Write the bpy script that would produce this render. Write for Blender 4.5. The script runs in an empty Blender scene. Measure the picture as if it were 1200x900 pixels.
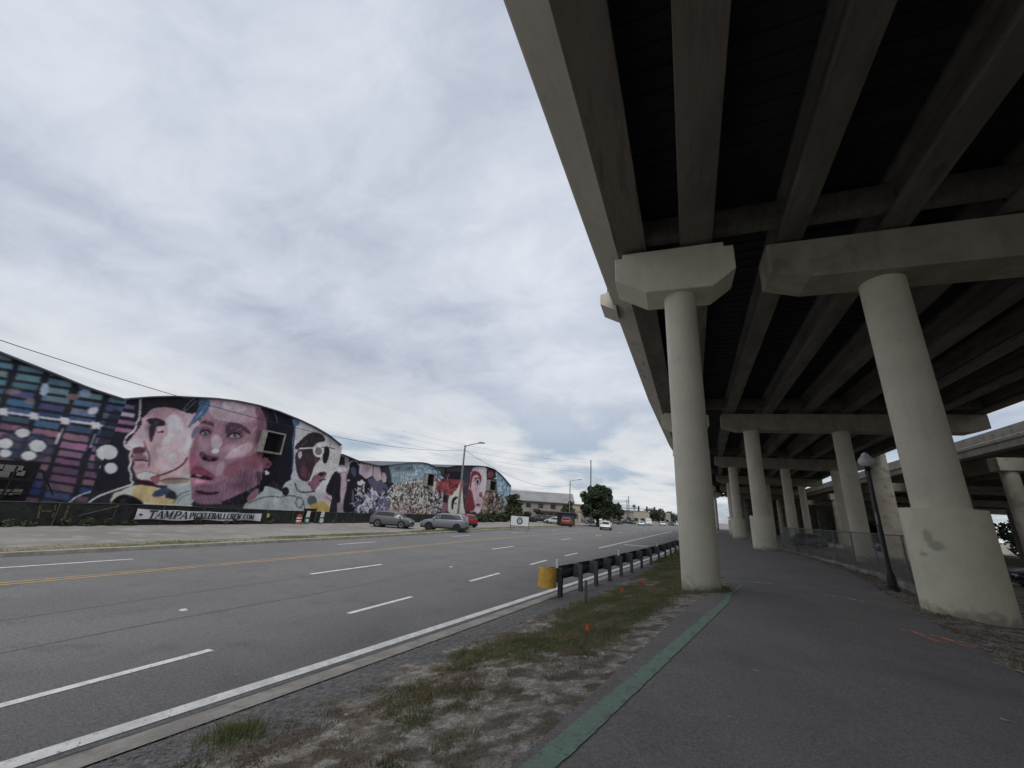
import bpy, math, random
import numpy as np
from mathutils import Vector, Matrix
random.seed(7); rng = np.random.default_rng(7)
S = bpy.context.scene
COL = S.collection

# ------------------------------------------------------------------ camera
FPX = 450.0                      # focal length for a 1200 px wide frame
EYE = np.array([0.0, 0.0, 1.6])
def _n(v): v = np.array(v, float); return v/np.linalg.norm(v)
_up = _n([0.06702105, 0.94930664, -0.3071239])          # world up in camera axes
_y = _n([190.0, -159.0, -450.0]); _y = _n(_y-_up*_y.dot(_up))
_x = np.cross(_y, _up)
RW = np.array([_x, _y, _up])                             # world = RW @ camera vector
cd = bpy.data.cameras.new('camera'); cam = bpy.data.objects.new('camera', cd); COL.objects.link(cam)
cd.sensor_width = 36.0; cd.lens = 13.5; cd.clip_start = 0.05; cd.clip_end = 6000
mw = Matrix([[*RW[i], EYE[i]] for i in range(3)]+[[0, 0, 0, 1]])
cam.matrix_world = mw
S.camera = cam

# ------------------------------------------------------------------ world and sun
SUN_EL, SUN_AZ = math.radians(55), math.radians(180)     # high behind the viewer, behind cloud
w = bpy.data.worlds.new('World'); S.world = w; w.use_nodes = True
nt = w.node_tree; N = nt.nodes; L = nt.links; N.clear()
def nd(t, **k):
    n = N.new(t)
    for a, b in k.items(): setattr(n, a, b)
    return n
out = nd('ShaderNodeOutputWorld'); bg = nd('ShaderNodeBackground'); bg.inputs[1].default_value = 0.10
L.new(bg.outputs[0], out.inputs[0])
sky = nd('ShaderNodeTexSky', sky_type='NISHITA', sun_disc=False, sun_elevation=SUN_EL, sun_rotation=SUN_AZ)
tc = nd('ShaderNodeTexCoord'); sep = nd('ShaderNodeSeparateXYZ'); L.new(tc.outputs['Generated'], sep.inputs[0])
def mth(op, a, b=None, c=None, clamp=False):
    n = nd('ShaderNodeMath', operation=op, use_clamp=clamp)
    for i, v in enumerate((a, b, c)):
        if v is None: continue
        if isinstance(v, (int, float)): n.inputs[i].default_value = v
        else: L.new(v, n.inputs[i])
    return n.outputs[0]
zc = mth('MAXIMUM', sep.outputs[2], 0.0)
def plane(k):
    den = mth('ADD', zc, k); c = nd('ShaderNodeCombineXYZ')
    L.new(mth('DIVIDE', sep.outputs[0], den), c.inputs[0]); L.new(mth('DIVIDE', sep.outputs[1], den), c.inputs[1]); return c.outputs[0]
high = plane(0.34); low = plane(0.07)
def wnoise(src, scale, det, rough, dist=0.0, off=(0, 0, 0), sc=(1, 1, 1)):
    mp = nd('ShaderNodeMapping'); mp.inputs['Location'].default_value = off; mp.inputs['Scale'].default_value = sc
    L.new(src, mp.inputs[0])
    n = nd('ShaderNodeTexNoise'); n.inputs['Scale'].default_value = scale; n.inputs['Detail'].default_value = det
    n.inputs['Roughness'].default_value = rough; n.inputs['Distortion'].default_value = dist
    L.new(mp.outputs[0], n.inputs[0]); return n.outputs[0]
n1 = wnoise(high, 1.3, 7, 0.52, 0.25, (3.1, 1.7, 0))
n2 = wnoise(high, 5.5, 9, 0.62, 0.5, (0.4, 5.2, 2), (0.8, 1.15, 1))
nn = mth('ADD', mth('MULTIPLY', n1, 0.66), mth('MULTIPLY', n2, 0.34))
def wramp(fac, pts):
    r = nd('ShaderNodeValToRGB'); e = r.color_ramp.elements
    while len(e) < len(pts): e.new(0.5)
    for i, (p, c) in enumerate(pts): e[i].position = p; e[i].color = (*c, 1)
    L.new(fac, r.inputs[0]); return r.outputs[0]
cl = wramp(nn, [(0.33, (.35, .385, .475)), (0.44, (.455, .495, .585)), (0.55, (.56, .60, .68)), (0.66, (.655, .685, .745))])
# low sky: stratus bands with a few openings showing blue
dlow = mth('SUBTRACT', 1.0, mth('MULTIPLY', zc, 3.0), clamp=True)
n3 = wnoise(low, 0.55, 7, 0.55, 0.4, (7.3, 2.2, 4), (1.0, 0.6, 1))
hole = mth('MULTIPLY', wramp(n3, [(0.50, (0, 0, 0)), (0.60, (1, 1, 1))]), mth('MULTIPLY', mth('MULTIPLY', dlow, 1.6, clamp=True), 0.42))
lowc = wramp(n3, [(0.34, (.50, .53, .58)), (0.44, (.66, .675, .685)), (0.5, (.60, .625, .65)), (0.60, (.46, .53, .61))])
mixl = nd('ShaderNodeMixRGB'); L.new(mth('MULTIPLY', dlow, 1.5, clamp=True), mixl.inputs[0]); L.new(cl, mixl.inputs[1]); L.new(lowc, mixl.inputs[2])
sc_ = nd('ShaderNodeMixRGB', blend_type='MULTIPLY'); sc_.inputs[0].default_value = 1
L.new(mixl.outputs[0], sc_.inputs[1]); sc_.inputs[2].default_value = (10, 10, 10, 1)
mixs = nd('ShaderNodeMixRGB'); L.new(hole, mixs.inputs[0]); L.new(sc_.outputs[0], mixs.inputs[1])
skb = nd('ShaderNodeMixRGB', blend_type='MULTIPLY'); skb.inputs[0].default_value = 1
L.new(sky.outputs[0], skb.inputs[1]); skb.inputs[2].default_value = (0.50, 0.53, 0.62, 1)
L.new(skb.outputs[0], mixs.inputs[2]); L.new(mixs.outputs[0], bg.inputs[0])

sd = bpy.data.lights.new('sun', 'SUN'); sd.energy = 1.5; sd.angle = math.radians(30); sd.color = (1.0, .965, .91)
so = bpy.data.objects.new('sun', sd); COL.objects.link(so)
so.rotation_euler = Vector((0.12, -math.cos(SUN_EL), math.sin(SUN_EL))).to_track_quat('Z', 'Y').to_euler()
S.view_settings.view_transform = 'Standard'; S.view_settings.look = 'None'
S.view_settings.exposure = 0.22; S.view_settings.gamma = 1.0
S.render.engine = 'CYCLES'; S.cycles.max_bounces = 6; S.cycles.diffuse_bounces = 4

# ------------------------------------------------------------------ helpers
def lin(c):
    c = np.asarray(c, float)/255.0
    return np.where(c <= 0.04045, c/12.92, ((c+0.055)/1.055)**2.4)
def projpx(P):
    """world points (N,3) -> image pixel coordinates through the camera, used while laying out the painted wall"""
    c = (np.asarray(P, float)-EYE) @ RW
    return 600+FPX*c[:, 0]/-c[:, 2], 450-FPX*c[:, 1]/-c[:, 2]

class MB:
    def __init__(s): s.v = []; s.f = []
    def add(s, vs, fs):
        o = len(s.v); s.v += [tuple(map(float, p)) for p in vs]; s.f += [tuple(o+i for i in f) for f in fs]; return s
    def box(s, x0, x1, y0, y1, z0, z1):
        v = [(x, y, z) for z in (z0, z1) for y in (y0, y1) for x in (x0, x1)]
        return s.add(v, [(0, 2, 3, 1), (4, 5, 7, 6), (0, 1, 5, 4), (2, 6, 7, 3), (0, 4, 6, 2), (1, 3, 7, 5)])
    def beam(s, a, b, w, h, up=(0, 0, 1)):
        a = Vector(a); b = Vector(b); d = (b-a).normalized(); u = Vector(up); r = d.cross(u)
        if r.length < 1e-4: r = d.cross(Vector((1, 0, 0)))
        r.normalize(); u = r.cross(d); r *= w/2; u *= h/2
        v = [p+i*r+j*u for p in (a, b) for (i, j) in ((-1, -1), (1, -1), (1, 1), (-1, 1))]
        return s.add(v, [(0, 1, 2, 3), (7, 6, 5, 4), (0, 4, 5, 1), (1, 5, 6, 2), (2, 6, 7, 3), (3, 7, 4, 0)])
    def tube(s, pts, rad, n=10, caps=True):
        pts = [Vector(p) for p in pts]
        if not hasattr(rad, '__len__'): rad = [rad]*len(pts)
        vs = []; fs = []; ref = None
        for i, p in enumerate(pts):
            d = (pts[min(i+1, len(pts)-1)]-pts[max(i-1, 0)]).normalized()
            if ref is None: ref = Vector((0, 0, 1)) if abs(d.z) < .9 else Vector((1, 0, 0))
            r = d.cross(ref).normalized(); u = r.cross(d).normalized(); ref = u
            for k in range(n):
                a = 2*math.pi*k/n; vs.append(p+rad[i]*(math.cos(a)*r+math.sin(a)*u))
        for i in range(len(pts)-1):
            for k in range(n):
                fs.append((i*n+k, i*n+(k+1) % n, (i+1)*n+(k+1) % n, (i+1)*n+k))
        if caps: fs.append(tuple(range(n))[::-1]); fs.append(tuple((len(pts)-1)*n+k for k in range(n)))
        return s.add(vs, fs)
    def lathe(s, c, prof, n=24):
        vs = []; fs = []
        for (r, z) in prof:
            for k in range(n):
                a = 2*math.pi*k/n; vs.append((c[0]+r*math.cos(a), c[1]+r*math.sin(a), c[2]+z))
        for i in range(len(prof)-1):
            for k in range(n): fs.append((i*n+k, i*n+(k+1) % n, (i+1)*n+(k+1) % n, (i+1)*n+k))
        fs.append(tuple(range(n))[::-1]); fs.append(tuple((len(prof)-1)*n+k for k in range(n)))
        return s.add(vs, fs)
    def prism(s, poly, a, b):
        """poly: list of 2-D points mapped by a() and b() to the two end faces"""
        n = len(poly); vs = [a(*p) for p in poly]+[b(*p) for p in poly]
        fs = [tuple(range(n))[::-1], tuple(n+i for i in range(n))]+[(i, (i+1) % n, n+(i+1) % n, n+i) for i in range(n)]
        return s.add(vs, fs)
    def build(s, name, mat, parent=None, smooth=False, bevel=0.0):
        me = bpy.data.meshes.new(name); me.from_pydata(s.v, [], s.f); me.validate(); me.update()
        bm = __import__('bmesh').new(); bm.from_mesh(me)
        __import__('bmesh').ops.recalc_face_normals(bm, faces=bm.faces); bm.to_mesh(me); bm.free()
        if mat: me.materials.append(mat)
        if smooth:
            for p in me.polygons: p.use_smooth = True
            try: me.set_sharp_from_angle(angle=math.radians(38))
            except Exception: pass
        o = bpy.data.objects.new(name, me); COL.objects.link(o)
        if parent: o.parent = parent
        if bevel:
            m = o.modifiers.new('bevel', 'BEVEL'); m.width = bevel; m.segments = 2; m.limit_method = 'ANGLE'
        return o
def tag(o, label=None, cat=None, group=None, kind=None):
    if label: o['label'] = label
    if cat: o['category'] = cat
    if group: o['group'] = group
    if kind: o['kind'] = kind
    return o
def thing(name, label, cat, loc=(0, 0, 0), rz=0.0, group=None):
    o = bpy.data.objects.new(name, None); COL.objects.link(o); o.empty_display_size = .3
    o.location = loc; o.rotation_euler = (0, 0, rz)
    return tag(o, label, cat, group)
def copy_tree(root, loc, rz=0.0, label=None, group=None):
    def cp(o, par):
        c = o.copy(); COL.objects.link(c); c.parent = par
        for ch in o.children: cp(ch, c)
        return c
    r = cp(root, None); r.location = loc; r.rotation_euler = (0, 0, rz)
    if label: r['label'] = label
    if group: r['group'] = group
    return r

# ------------------------------------------------------------------ materials
def mat(name, c, rough=.8, metal=0.0, c2=None, scale=4.0, det=6, bump=0.0, bscale=None, lo=.38, hi=.62, spec=.3,
        c3=None, scale3=.6, lo3=.5, hi3=.68, trans=None, stretch=None, grain=0.0):
    m = bpy.data.materials.new(name); m.use_nodes = True; t = m.node_tree; b = t.nodes['Principled BSDF']
    b.inputs['Roughness'].default_value = rough; b.inputs['Metallic'].default_value = metal
    b.inputs['Specular IOR Level'].default_value = spec
    b.inputs['Base Color'].default_value = (*c, 1)
    tcn = t.nodes.new('ShaderNodeTexCoord'); src = tcn.outputs['Object']
    if stretch:
        mp = t.nodes.new('ShaderNodeMapping'); mp.inputs['Scale'].default_value = stretch
        t.links.new(src, mp.inputs[0]); src = mp.outputs[0]
    def noise(sc, d=6, r=.6):
        n = t.nodes.new('ShaderNodeTexNoise'); n.inputs['Scale'].default_value = sc; n.inputs['Detail'].default_value = d
        n.inputs['Roughness'].default_value = r; t.links.new(src, n.inputs[0]); return n.outputs[0]
    def ramp(f, a, b_):
        r = t.nodes.new('ShaderNodeMapRange'); r.inputs[1].default_value = a; r.inputs[2].default_value = b_
        r.interpolation_type = 'SMOOTHSTEP'; t.links.new(f, r.inputs[0]); return r.outputs[0]
    cur = None
    if c2 is not None:
        mx = t.nodes.new('ShaderNodeMixRGB'); t.links.new(ramp(noise(scale, det), lo, hi), mx.inputs[0])
        mx.inputs[1].default_value = (*c, 1); mx.inputs[2].default_value = (*c2, 1); cur = mx.outputs[0]
    if c3 is not None:
        mx = t.nodes.new('ShaderNodeMixRGB'); t.links.new(ramp(noise(scale3, 5), lo3, hi3), mx.inputs[0])
        if cur: t.links.new(cur, mx.inputs[1])
        else: mx.inputs[1].default_value = (*c, 1)
        mx.inputs[2].default_value = (*c3, 1); cur = mx.outputs[0]
    if grain:
        g = t.nodes.new('ShaderNodeMixRGB'); g.blend_type = 'MULTIPLY'; g.inputs[0].default_value = 1
        mr = t.nodes.new('ShaderNodeMapRange'); mr.inputs[1].default_value = .3; mr.inputs[2].default_value = .7
        mr.inputs[3].default_value = 1-grain; mr.inputs[4].default_value = 1+grain
        mg = t.nodes.new('ShaderNodeMixRGB'); mg.inputs[0].default_value = .5; t.links.new(noise(110, 2, .9), mg.inputs[1]); t.links.new(noise(34, 3, .9), mg.inputs[2]); t.links.new(mg.outputs[0], mr.inputs[0]); mr.inputs[1].default_value = .38; mr.inputs[2].default_value = .62
        if cur: t.links.new(cur, g.inputs[1])
        else: g.inputs[1].default_value = (*c, 1)
        cb = t.nodes.new('ShaderNodeCombineXYZ')
        for i in range(3): t.links.new(mr.outputs[0], cb.inputs[i])
        t.links.new(cb.outputs[0], g.inputs[2]); cur = g.outputs[0]
    if cur: t.links.new(cur, b.inputs['Base Color'])
    if bump:
        bp = t.nodes.new('ShaderNodeBump'); bp.inputs['Strength'].default_value = bump; bp.inputs['Distance'].default_value = .02
        t.links.new(noise(bscale or scale*6, 4), bp.inputs['Height']); t.links.new(bp.outputs[0], b.inputs['Normal'])
    return m
M = {}
M['asphalt'] = mat('road asphalt', (.158, .154, .152), .88, c2=(.178, .174, .171), scale=.35, c3=(.142, .139, .137), scale3=1.3, lo3=.52, hi3=.7, bump=.5, bscale=70, grain=.5)
M['path'] = mat('path asphalt', (.215, .198, .188), .92, c2=(.24, .222, .21), scale=.7, c3=(.175, .163, .156), scale3=.45, lo3=.5, hi3=.72, bump=.5, bscale=90, grain=.42)
M['lot'] = mat('lot paving', (.27, .25, .235), .9, c2=(.21, .195, .18), scale=.25, c3=(.32, .30, .28), scale3=.8, bump=.3, bscale=30, grain=.15)
M['dirt'] = mat('sandy soil', (.27, .235, .19), .95, c2=(.42, .39, .345), scale=8, det=15, lo=.46, hi=.60, c3=(.135, .108, .078), scale3=3.6, lo3=.43, hi3=.60, bump=1.0, bscale=26, grain=.55)
M['turf'] = mat('thin turf', (.17, .16, .085), .95, c2=(.28, .24, .17), scale=1.8, det=9, c3=(.085, .10, .05), scale3=.5, bump=.8, bscale=20, grain=.25)
M['kerb'] = mat('kerb concrete', (.36, .34, .30), .9, c2=(.27, .25, .225), scale=2.5, det=8, bump=.5, bscale=40, grain=.2, c3=(.22, .205, .185), scale3=5, lo3=.56, hi3=.7)
M['conc'] = mat('pier concrete', (.66, .62, .50), .85, c2=(.60, .56, .45), scale=.9, det=8, bump=.25, bscale=30, grain=.10, c3=(.52, .48, .39), scale3=2.0, lo3=.60, hi3=.78)
M['ped'] = mat('pedestal coating', (.72, .68, .53), .8, c2=(.66, .62, .48), scale=1.6, det=8, bump=.25, bscale=40, grain=.09, c3=(.33, .31, .27), scale3=1.1, lo3=.66, hi3=.74)
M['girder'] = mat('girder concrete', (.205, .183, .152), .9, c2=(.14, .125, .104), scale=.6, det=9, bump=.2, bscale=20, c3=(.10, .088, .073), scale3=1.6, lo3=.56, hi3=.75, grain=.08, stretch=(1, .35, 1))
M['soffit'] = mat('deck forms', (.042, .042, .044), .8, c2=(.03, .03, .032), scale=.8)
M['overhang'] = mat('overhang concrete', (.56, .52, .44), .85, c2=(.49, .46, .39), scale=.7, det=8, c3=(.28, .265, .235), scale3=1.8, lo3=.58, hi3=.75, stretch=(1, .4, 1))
M['white'] = mat('road paint white', (.80, .79, .75), .8, c2=(.64, .63, .60), scale=6, det=10, c3=(.34, .335, .33), scale3=22, lo3=.60, hi3=.67, bump=.3, bscale=60)
M['fwhite'] = mat('worn white paint', (.60, .59, .56), .85, c2=(.30, .29, .28), scale=7, det=8)
M['yellow'] = mat('road paint yellow', (.50, .33, .13), .8, c2=(.30, .24, .16), scale=4, det=8, lo=.42, hi=.66)
M['green'] = mat('path paint green', (.225, .335, .25), .9, c2=(.23, .30, .24), scale=5, det=10, c3=(.19, .20, .185), scale3=9, lo3=.52, hi3=.66, bump=.4, bscale=80, grain=.2)
M['orange'] = mat('marking orange', (.85, .32, .18), .85, c2=(.6, .26, .17), scale=14)
M['tar'] = mat('tar seam', (.085, .083, .082), .8, c2=(.13, .128, .125), scale=4)
M['steel'] = mat('galvanised steel', (.30, .31, .32), .55, .5, c2=(.22, .225, .235), scale=6)
M['railsteel'] = mat('weathered rail', (.10, .105, .115), .6, .35, c2=(.065, .068, .075), scale=5, det=8)
M['postblue'] = mat('painted post', (.085, .10, .125), .6, .2, c2=(.12, .13, .145), scale=9)
M['yelplastic'] = mat('yellow sheet', (.68, .42, .07), .55, c2=(.54, .32, .06), scale=7)
M['pole'] = mat('aluminium pole', (.26, .27, .28), .5, .5, c2=(.20, .205, .21), scale=3)
M['black'] = mat('black paint', (.018, .019, .021), .45)
M['globe'] = mat('lamp globe', (.50, .50, .51), .35, spec=.5)
M['screen'] = mat('windscreen cloth', (.030, .034, .032), .9, c2=(.045, .048, .042), scale=1.4, det=8, c3=(.02, .022, .021), scale3=3)
M['fpost'] = mat('fence post', (.09, .095, .09), .7, .2)
M['wire'] = mat('chain link wire', (.16, .165, .16), .6, .4)
M['cwall'] = mat('low wall concrete', (.30, .28, .25), .9, c2=(.17, .16, .145), scale=1.5, det=9, bump=.4, bscale=20)
M['roofm'] = mat('roof sheeting', (.13, .135, .145), .6, .3, c2=(.10, .105, .112), scale=.8)
M['trimm'] = mat('roof edge trim', (.30, .28, .26), .7, c2=(.22, .2, .19), scale=2)
M['vent'] = mat('vent casing', (.30, .29, .27), .7, c2=(.2, .19, .18), scale=3)
M['dark'] = mat('dark opening', (.014, .014, .016), .8)
M['bark'] = mat('bark', (.075, .062, .05), .95, c2=(.045, .038, .03), scale=7, bump=.6)
M['leaf'] = mat('tree leaves', (.040, .056, .030), .8, c2=(.062, .08, .040), scale=1.4, det=3)
M['leafd'] = mat('shrub leaves', (.045, .060, .036), .8, c2=(.07, .085, .046), scale=1.6, det=3)
M['palm'] = mat('palm fronds', (.055, .072, .038), .8)
M['grass'] = mat('grass blades', (.165, .19, .075), .8, c2=(.27, .235, .13), scale=1.3, det=4, lo=.42, hi=.6)
M['dry'] = mat('dry stalks', (.29, .23, .155), .9, c2=(.17, .125, .085), scale=2)
M['stone'] = mat('gravel', (.33, .31, .29), .9, c2=(.18, .17, .16), scale=9)
M['banner'] = mat('banner cloth', (.70, .70, .71), .8, c2=(.6, .6, .62), scale=1.5)
M['ink'] = mat('lettering ink', (.035, .037, .06), .8)
M['glass'] = mat('car glass', (.02, .023, .026), .12, spec=.6)
M['tyre'] = mat('tyre rubber', (.018, .018, .019), .9)
M['rim'] = mat('wheel rim', (.20, .20, .21), .4, .7)
M['rimd'] = mat('dark wheel rim', (.05, .05, .052), .4, .6)
M['lampw'] = mat('headlamp lens', (.55, .56, .58), .2, spec=.6)
M['lampr'] = mat('tail lamp lens', (.25, .02, .02), .3, spec=.5)
def paint(n, c): return mat(n, c, .32, .15, spec=.5, c2=tuple(v*.9 for v in c), scale=.7)
M['p_silver'] = paint('silver paint', (.12, .128, .124)); M['p_grey'] = paint('grey paint', (.18, .195, .225))
M['p_red'] = paint('red paint', (.30, .035, .045)); M['p_white'] = paint('white paint', (.66, .67, .68))
M['p_dark'] = paint('dark paint', (.035, .038, .045)); M['p_black'] = paint('black car paint', (.016, .018, .022))
M['p_orange'] = paint('orange red paint', (.24, .04, .025)); M['p_blue'] = paint('blue grey paint', (.06, .08, .13))
M['plaster'] = mat('pale wall', (.30, .285, .255), .9, c2=(.23, .215, .195), scale=.5, det=8)
M['troof'] = mat('metal roof', (.27, .265, .26), .7, .2, c2=(.22, .215, .21), scale=.4)
M['brick'] = mat('brick red wall', (.20, .09, .075), .9, c2=(.16, .08, .07), scale=1)
M['navy'] = mat('navy cladding', (.035, .045, .075), .7)
M['cream'] = mat('cream cladding', (.36, .33, .26), .8)
M['awn'] = mat('yellow awning', (.55, .42, .08), .8)
M['sign'] = mat('sign face', (.62, .64, .63), .6)
M['signg'] = mat('sign emblem', (.06, .13, .15), .6)
M['barrel'] = mat('barrel orange', (.34, .075, .045), .6)
M['whitep'] = mat('white plastic', (.68, .68, .66), .6)
M['greenp'] = mat('green board', (.05, .16, .12), .7)
M['flag'] = mat('marker orange', (.75, .16, .06), .7)
M['tlight'] = mat('signal housing', (.03, .032, .034), .6)
M['crack'] = M['tar']

STAINS = [((5.60, 12.86, 1.62), (1.4, 1.4, .75), .13), ((5.68, 12.77, 1.42), (1, 1, 1.2), .14), ((5.5, 13.0, 1.22), (1, 1, 1.3), .09)]
def stain(m, spots, col):
    t = m.node_tree; b = t.nodes['Principled BSDF']; src = b.inputs['Base Color'].links[0].from_socket; tcn = t.nodes.new('ShaderNodeTexCoord'); cur = src
    n = t.nodes.new('ShaderNodeTexNoise'); n.inputs['Scale'].default_value = 9; n.inputs['Detail'].default_value = 5; t.links.new(tcn.outputs['Object'], n.inputs[0])
    for (p, s, r) in spots:
        vs = t.nodes.new('ShaderNodeVectorMath'); vs.operation = 'SUBTRACT'; t.links.new(tcn.outputs['Object'], vs.inputs[0]); vs.inputs[1].default_value = p
        vm = t.nodes.new('ShaderNodeVectorMath'); vm.operation = 'MULTIPLY'; t.links.new(vs.outputs[0], vm.inputs[0]); vm.inputs[1].default_value = s
        ln = t.nodes.new('ShaderNodeVectorMath'); ln.operation = 'LENGTH'; t.links.new(vm.outputs[0], ln.inputs[0])
        ad = t.nodes.new('ShaderNodeMath'); ad.operation = 'MULTIPLY_ADD'; t.links.new(n.outputs[0], ad.inputs[0]); ad.inputs[1].default_value = .12; t.links.new(ln.outputs['Value'], ad.inputs[2])
        mr = t.nodes.new('ShaderNodeMapRange'); mr.inputs[1].default_value = r+.09; mr.inputs[2].default_value = r; mr.inputs[3].default_value = 0; mr.inputs[4].default_value = .75; t.links.new(ad.outputs[0], mr.inputs[0])
        mx = t.nodes.new('ShaderNodeMixRGB'); t.links.new(mr.outputs[0], mx.inputs[0]); t.links.new(cur, mx.inputs[1]); mx.inputs[2].default_value = (*col, 1); cur = mx.outputs[0]
    t.links.new(cur, b.inputs['Base Color'])
stain(M['ped'], STAINS, (.33, .31, .26))

def weather(m, col, zt=.55, amt=.55, sk_=(2.2, 2.2, .12)):
    """water streaks down the faces and grime splashed up from the ground"""
    t = m.node_tree; b = t.nodes['Principled BSDF']; src = b.inputs['Base Color'].links[0].from_socket; tcn = t.nodes.new('ShaderNodeTexCoord')
    mp = t.nodes.new('ShaderNodeMapping'); mp.inputs['Scale'].default_value = sk_; t.links.new(tcn.outputs['Object'], mp.inputs[0])
    n = t.nodes.new('ShaderNodeTexNoise'); n.inputs['Scale'].default_value = 2.4; n.inputs['Detail'].default_value = 9; n.inputs['Roughness'].default_value = .7; t.links.new(mp.outputs[0], n.inputs[0])
    mr = t.nodes.new('ShaderNodeMapRange'); mr.inputs[1].default_value = .50; mr.inputs[2].default_value = .72; mr.inputs[3].default_value = 0; mr.inputs[4].default_value = amt; t.links.new(n.outputs[0], mr.inputs[0])
    mx = t.nodes.new('ShaderNodeMixRGB'); t.links.new(mr.outputs[0], mx.inputs[0]); t.links.new(src, mx.inputs[1]); mx.inputs[2].default_value = (*col, 1); cur = mx.outputs[0]
    if zt:
        sp_ = t.nodes.new('ShaderNodeSeparateXYZ'); t.links.new(tcn.outputs['Object'], sp_.inputs[0])
        n2 = t.nodes.new('ShaderNodeTexNoise'); n2.inputs['Scale'].default_value = 5; n2.inputs['Detail'].default_value = 7; t.links.new(tcn.outputs['Object'], n2.inputs[0])
        ma = t.nodes.new('ShaderNodeMath'); ma.operation = 'MULTIPLY_ADD'; t.links.new(n2.outputs[0], ma.inputs[0]); ma.inputs[1].default_value = .8; t.links.new(sp_.outputs[2], ma.inputs[2])
        m3 = t.nodes.new('ShaderNodeMapRange'); m3.inputs[1].default_value = .38; m3.inputs[2].default_value = zt+.25; m3.inputs[3].default_value = .6; m3.inputs[4].default_value = 0; t.links.new(ma.outputs[0], m3.inputs[0])
        m4 = t.nodes.new('ShaderNodeMixRGB'); t.links.new(m3.outputs[0], m4.inputs[0]); t.links.new(cur, m4.inputs[1]); m4.inputs[2].default_value = (.20, .175, .14, 1); cur = m4.outputs[0]
    t.links.new(cur, b.inputs['Base Color'])
weather(M['conc'], (.46, .425, .34), .35, .3); weather(M['ped'], (.56, .52, .41), .35, .2)
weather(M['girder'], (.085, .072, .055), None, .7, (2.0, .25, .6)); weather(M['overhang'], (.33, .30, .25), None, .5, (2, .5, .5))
M['conc2'] = mat('dark ramp concrete', (.30, .28, .24), .9, c2=(.24, .225, .19), scale=.8, det=8, c3=(.17, .16, .14), scale3=1.4)  # darker concrete tone for the ramp, the squared pier and the wall ribs
M['capc'] = mat('dark cap concrete', (.40, .365, .295), .88, c2=(.33, .30, .24), scale=.9, det=8, bump=.25, bscale=30, grain=.1, c3=(.22, .20, .165), scale3=.8, lo3=.54, hi3=.72)  # bent caps take a darker concrete tone than the columns
weather(M['capc'], (.20, .18, .145), None, .5, (1.6, 1.6, .3))
# ------------------------------------------------------------------ the lie of the land
def itp(tab): 
    xs = [a for a, b in tab]; ys = [b for a, b in tab]
    return lambda Y: float(np.interp(Y, xs, ys))
E_ = itp([(-60, -13.5), (0, -5.4), (5.2, -4.55), (13.8, -3.22), (21.2, -2.04), (29, -0.95), (45, .6), (80, 3.6), (150, 9.0), (400, 30), (2500, 200)])
LN1 = itp([(-60, -8), (0, -6.55), (12, -6.1), (20, -5.9), (33, -4.95), (81, -1.29), (150, 4), (400, 25), (2500, 195)])
LN2 = itp([(-60, -12.5), (0, -10.95), (10, -10.7), (23, -10.2), (40, -9.44), (56, -8.3), (81, -6.3), (150, -1), (400, 20), (2500, 190)])
YL = itp([(-60, -16), (0, -15.05), (15, -14.3), (27, -14.3), (40, -13.6), (56, -12.4), (81, -10.4), (150, -5.2), (400, 16), (2500, 186)])
WL = itp([(-60, -19), (0, -17.9), (9, -17.5), (27, -17.4), (40, -16.9), (56, -15.8), (81, -13.8), (150, -8.6), (400, 12), (2500, 182)])
KL = itp([(-60, -21.5), (0, -20.6), (20, -19.8), (51, -19.6), (81, -17.6), (150, -12.4), (400, 8), (2500, 178)])
PL = itp([(-60, -9), (-10, -3.7), (2.9, -1.11), (10.3, .36), (12.4, 1.18), (14.2, 1.32), (30, 1.7), (50, 2.9), (80, 6.6), (150, 13.5), (400, 36), (2500, 210)])
PR = itp([(-60, -2), (-10, 2.0), (0, 3.1), (7.9, 4.05), (11.5, 4.75), (21.4, 6.65), (36.6, 7.6), (60, 9.6), (80, 12), (150, 20), (400, 44), (2500, 220)])
FC = itp([(-60, -34), (10, -32.9), (60, -32.6), (150, -36), (400, -60), (2500, -200)])
def knots(Y):
    e = E_(Y); k = KL(Y); f = FC(Y); pl = PL(Y); pr = PR(Y)
    far = -.006*max(0, Y-28); far = max(far, -.45)
    g = min(k-2.4 if Y > -5 else k-2.4, k-1)
    wl_ = max(pr+.9, 6.9) if Y < 16 else pr+1.0
    return [('far', -2600, -1.25), ('m', -300, -1.25), ('n', f-30, -1.2), ('fence', f, -1.1), ('lot', g-1.2, -1.08), ('grass', g, -1.0),
            ('kb', k-.28, -.90), ('kt', k-.02, -.905), ('kl', k, -1.03), ('road', (k+e)/2, -.83), ('edge', e, -.62), ('gut', e+.22, -.635),
            ('ks', e+.24, -.615), ('kr', e+.58, -.575), ('mid', (e+.58+pl)/2, -.30+far/2), ('pl', pl, -.02+far), ('pm', (pl+pr)/2, .012+far), ('pr', pr, -.01+far),
            ('sh', wl_, -.10+far), ('ws', wl_+.35, -.22+far), ('r1', wl_+14, -.40+far), ('r2', wl_+60, -.9), ('r3', 400, -1.25), ('farr', 2600, -1.25)]
def gz(x, Y):
    K = knots(Y); return float(np.interp(x, [a[1] for a in K], [a[2] for a in K]))
YS = list(np.arange(-40, 0, 4))+list(np.arange(0, 40, .8))+list(np.arange(40, 160, 3))+list(np.arange(160, 420, 20))+[600, 1000, 1600, 2600]
def bumpy(x, y, a):  # small unevenness of bare soil
    return a*(math.sin(x*3.1+y*1.3)+math.sin(x*1.7-y*2.9+1)+math.sin(x*6.3+y*5.1)*.5)
SUB = 3
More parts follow.
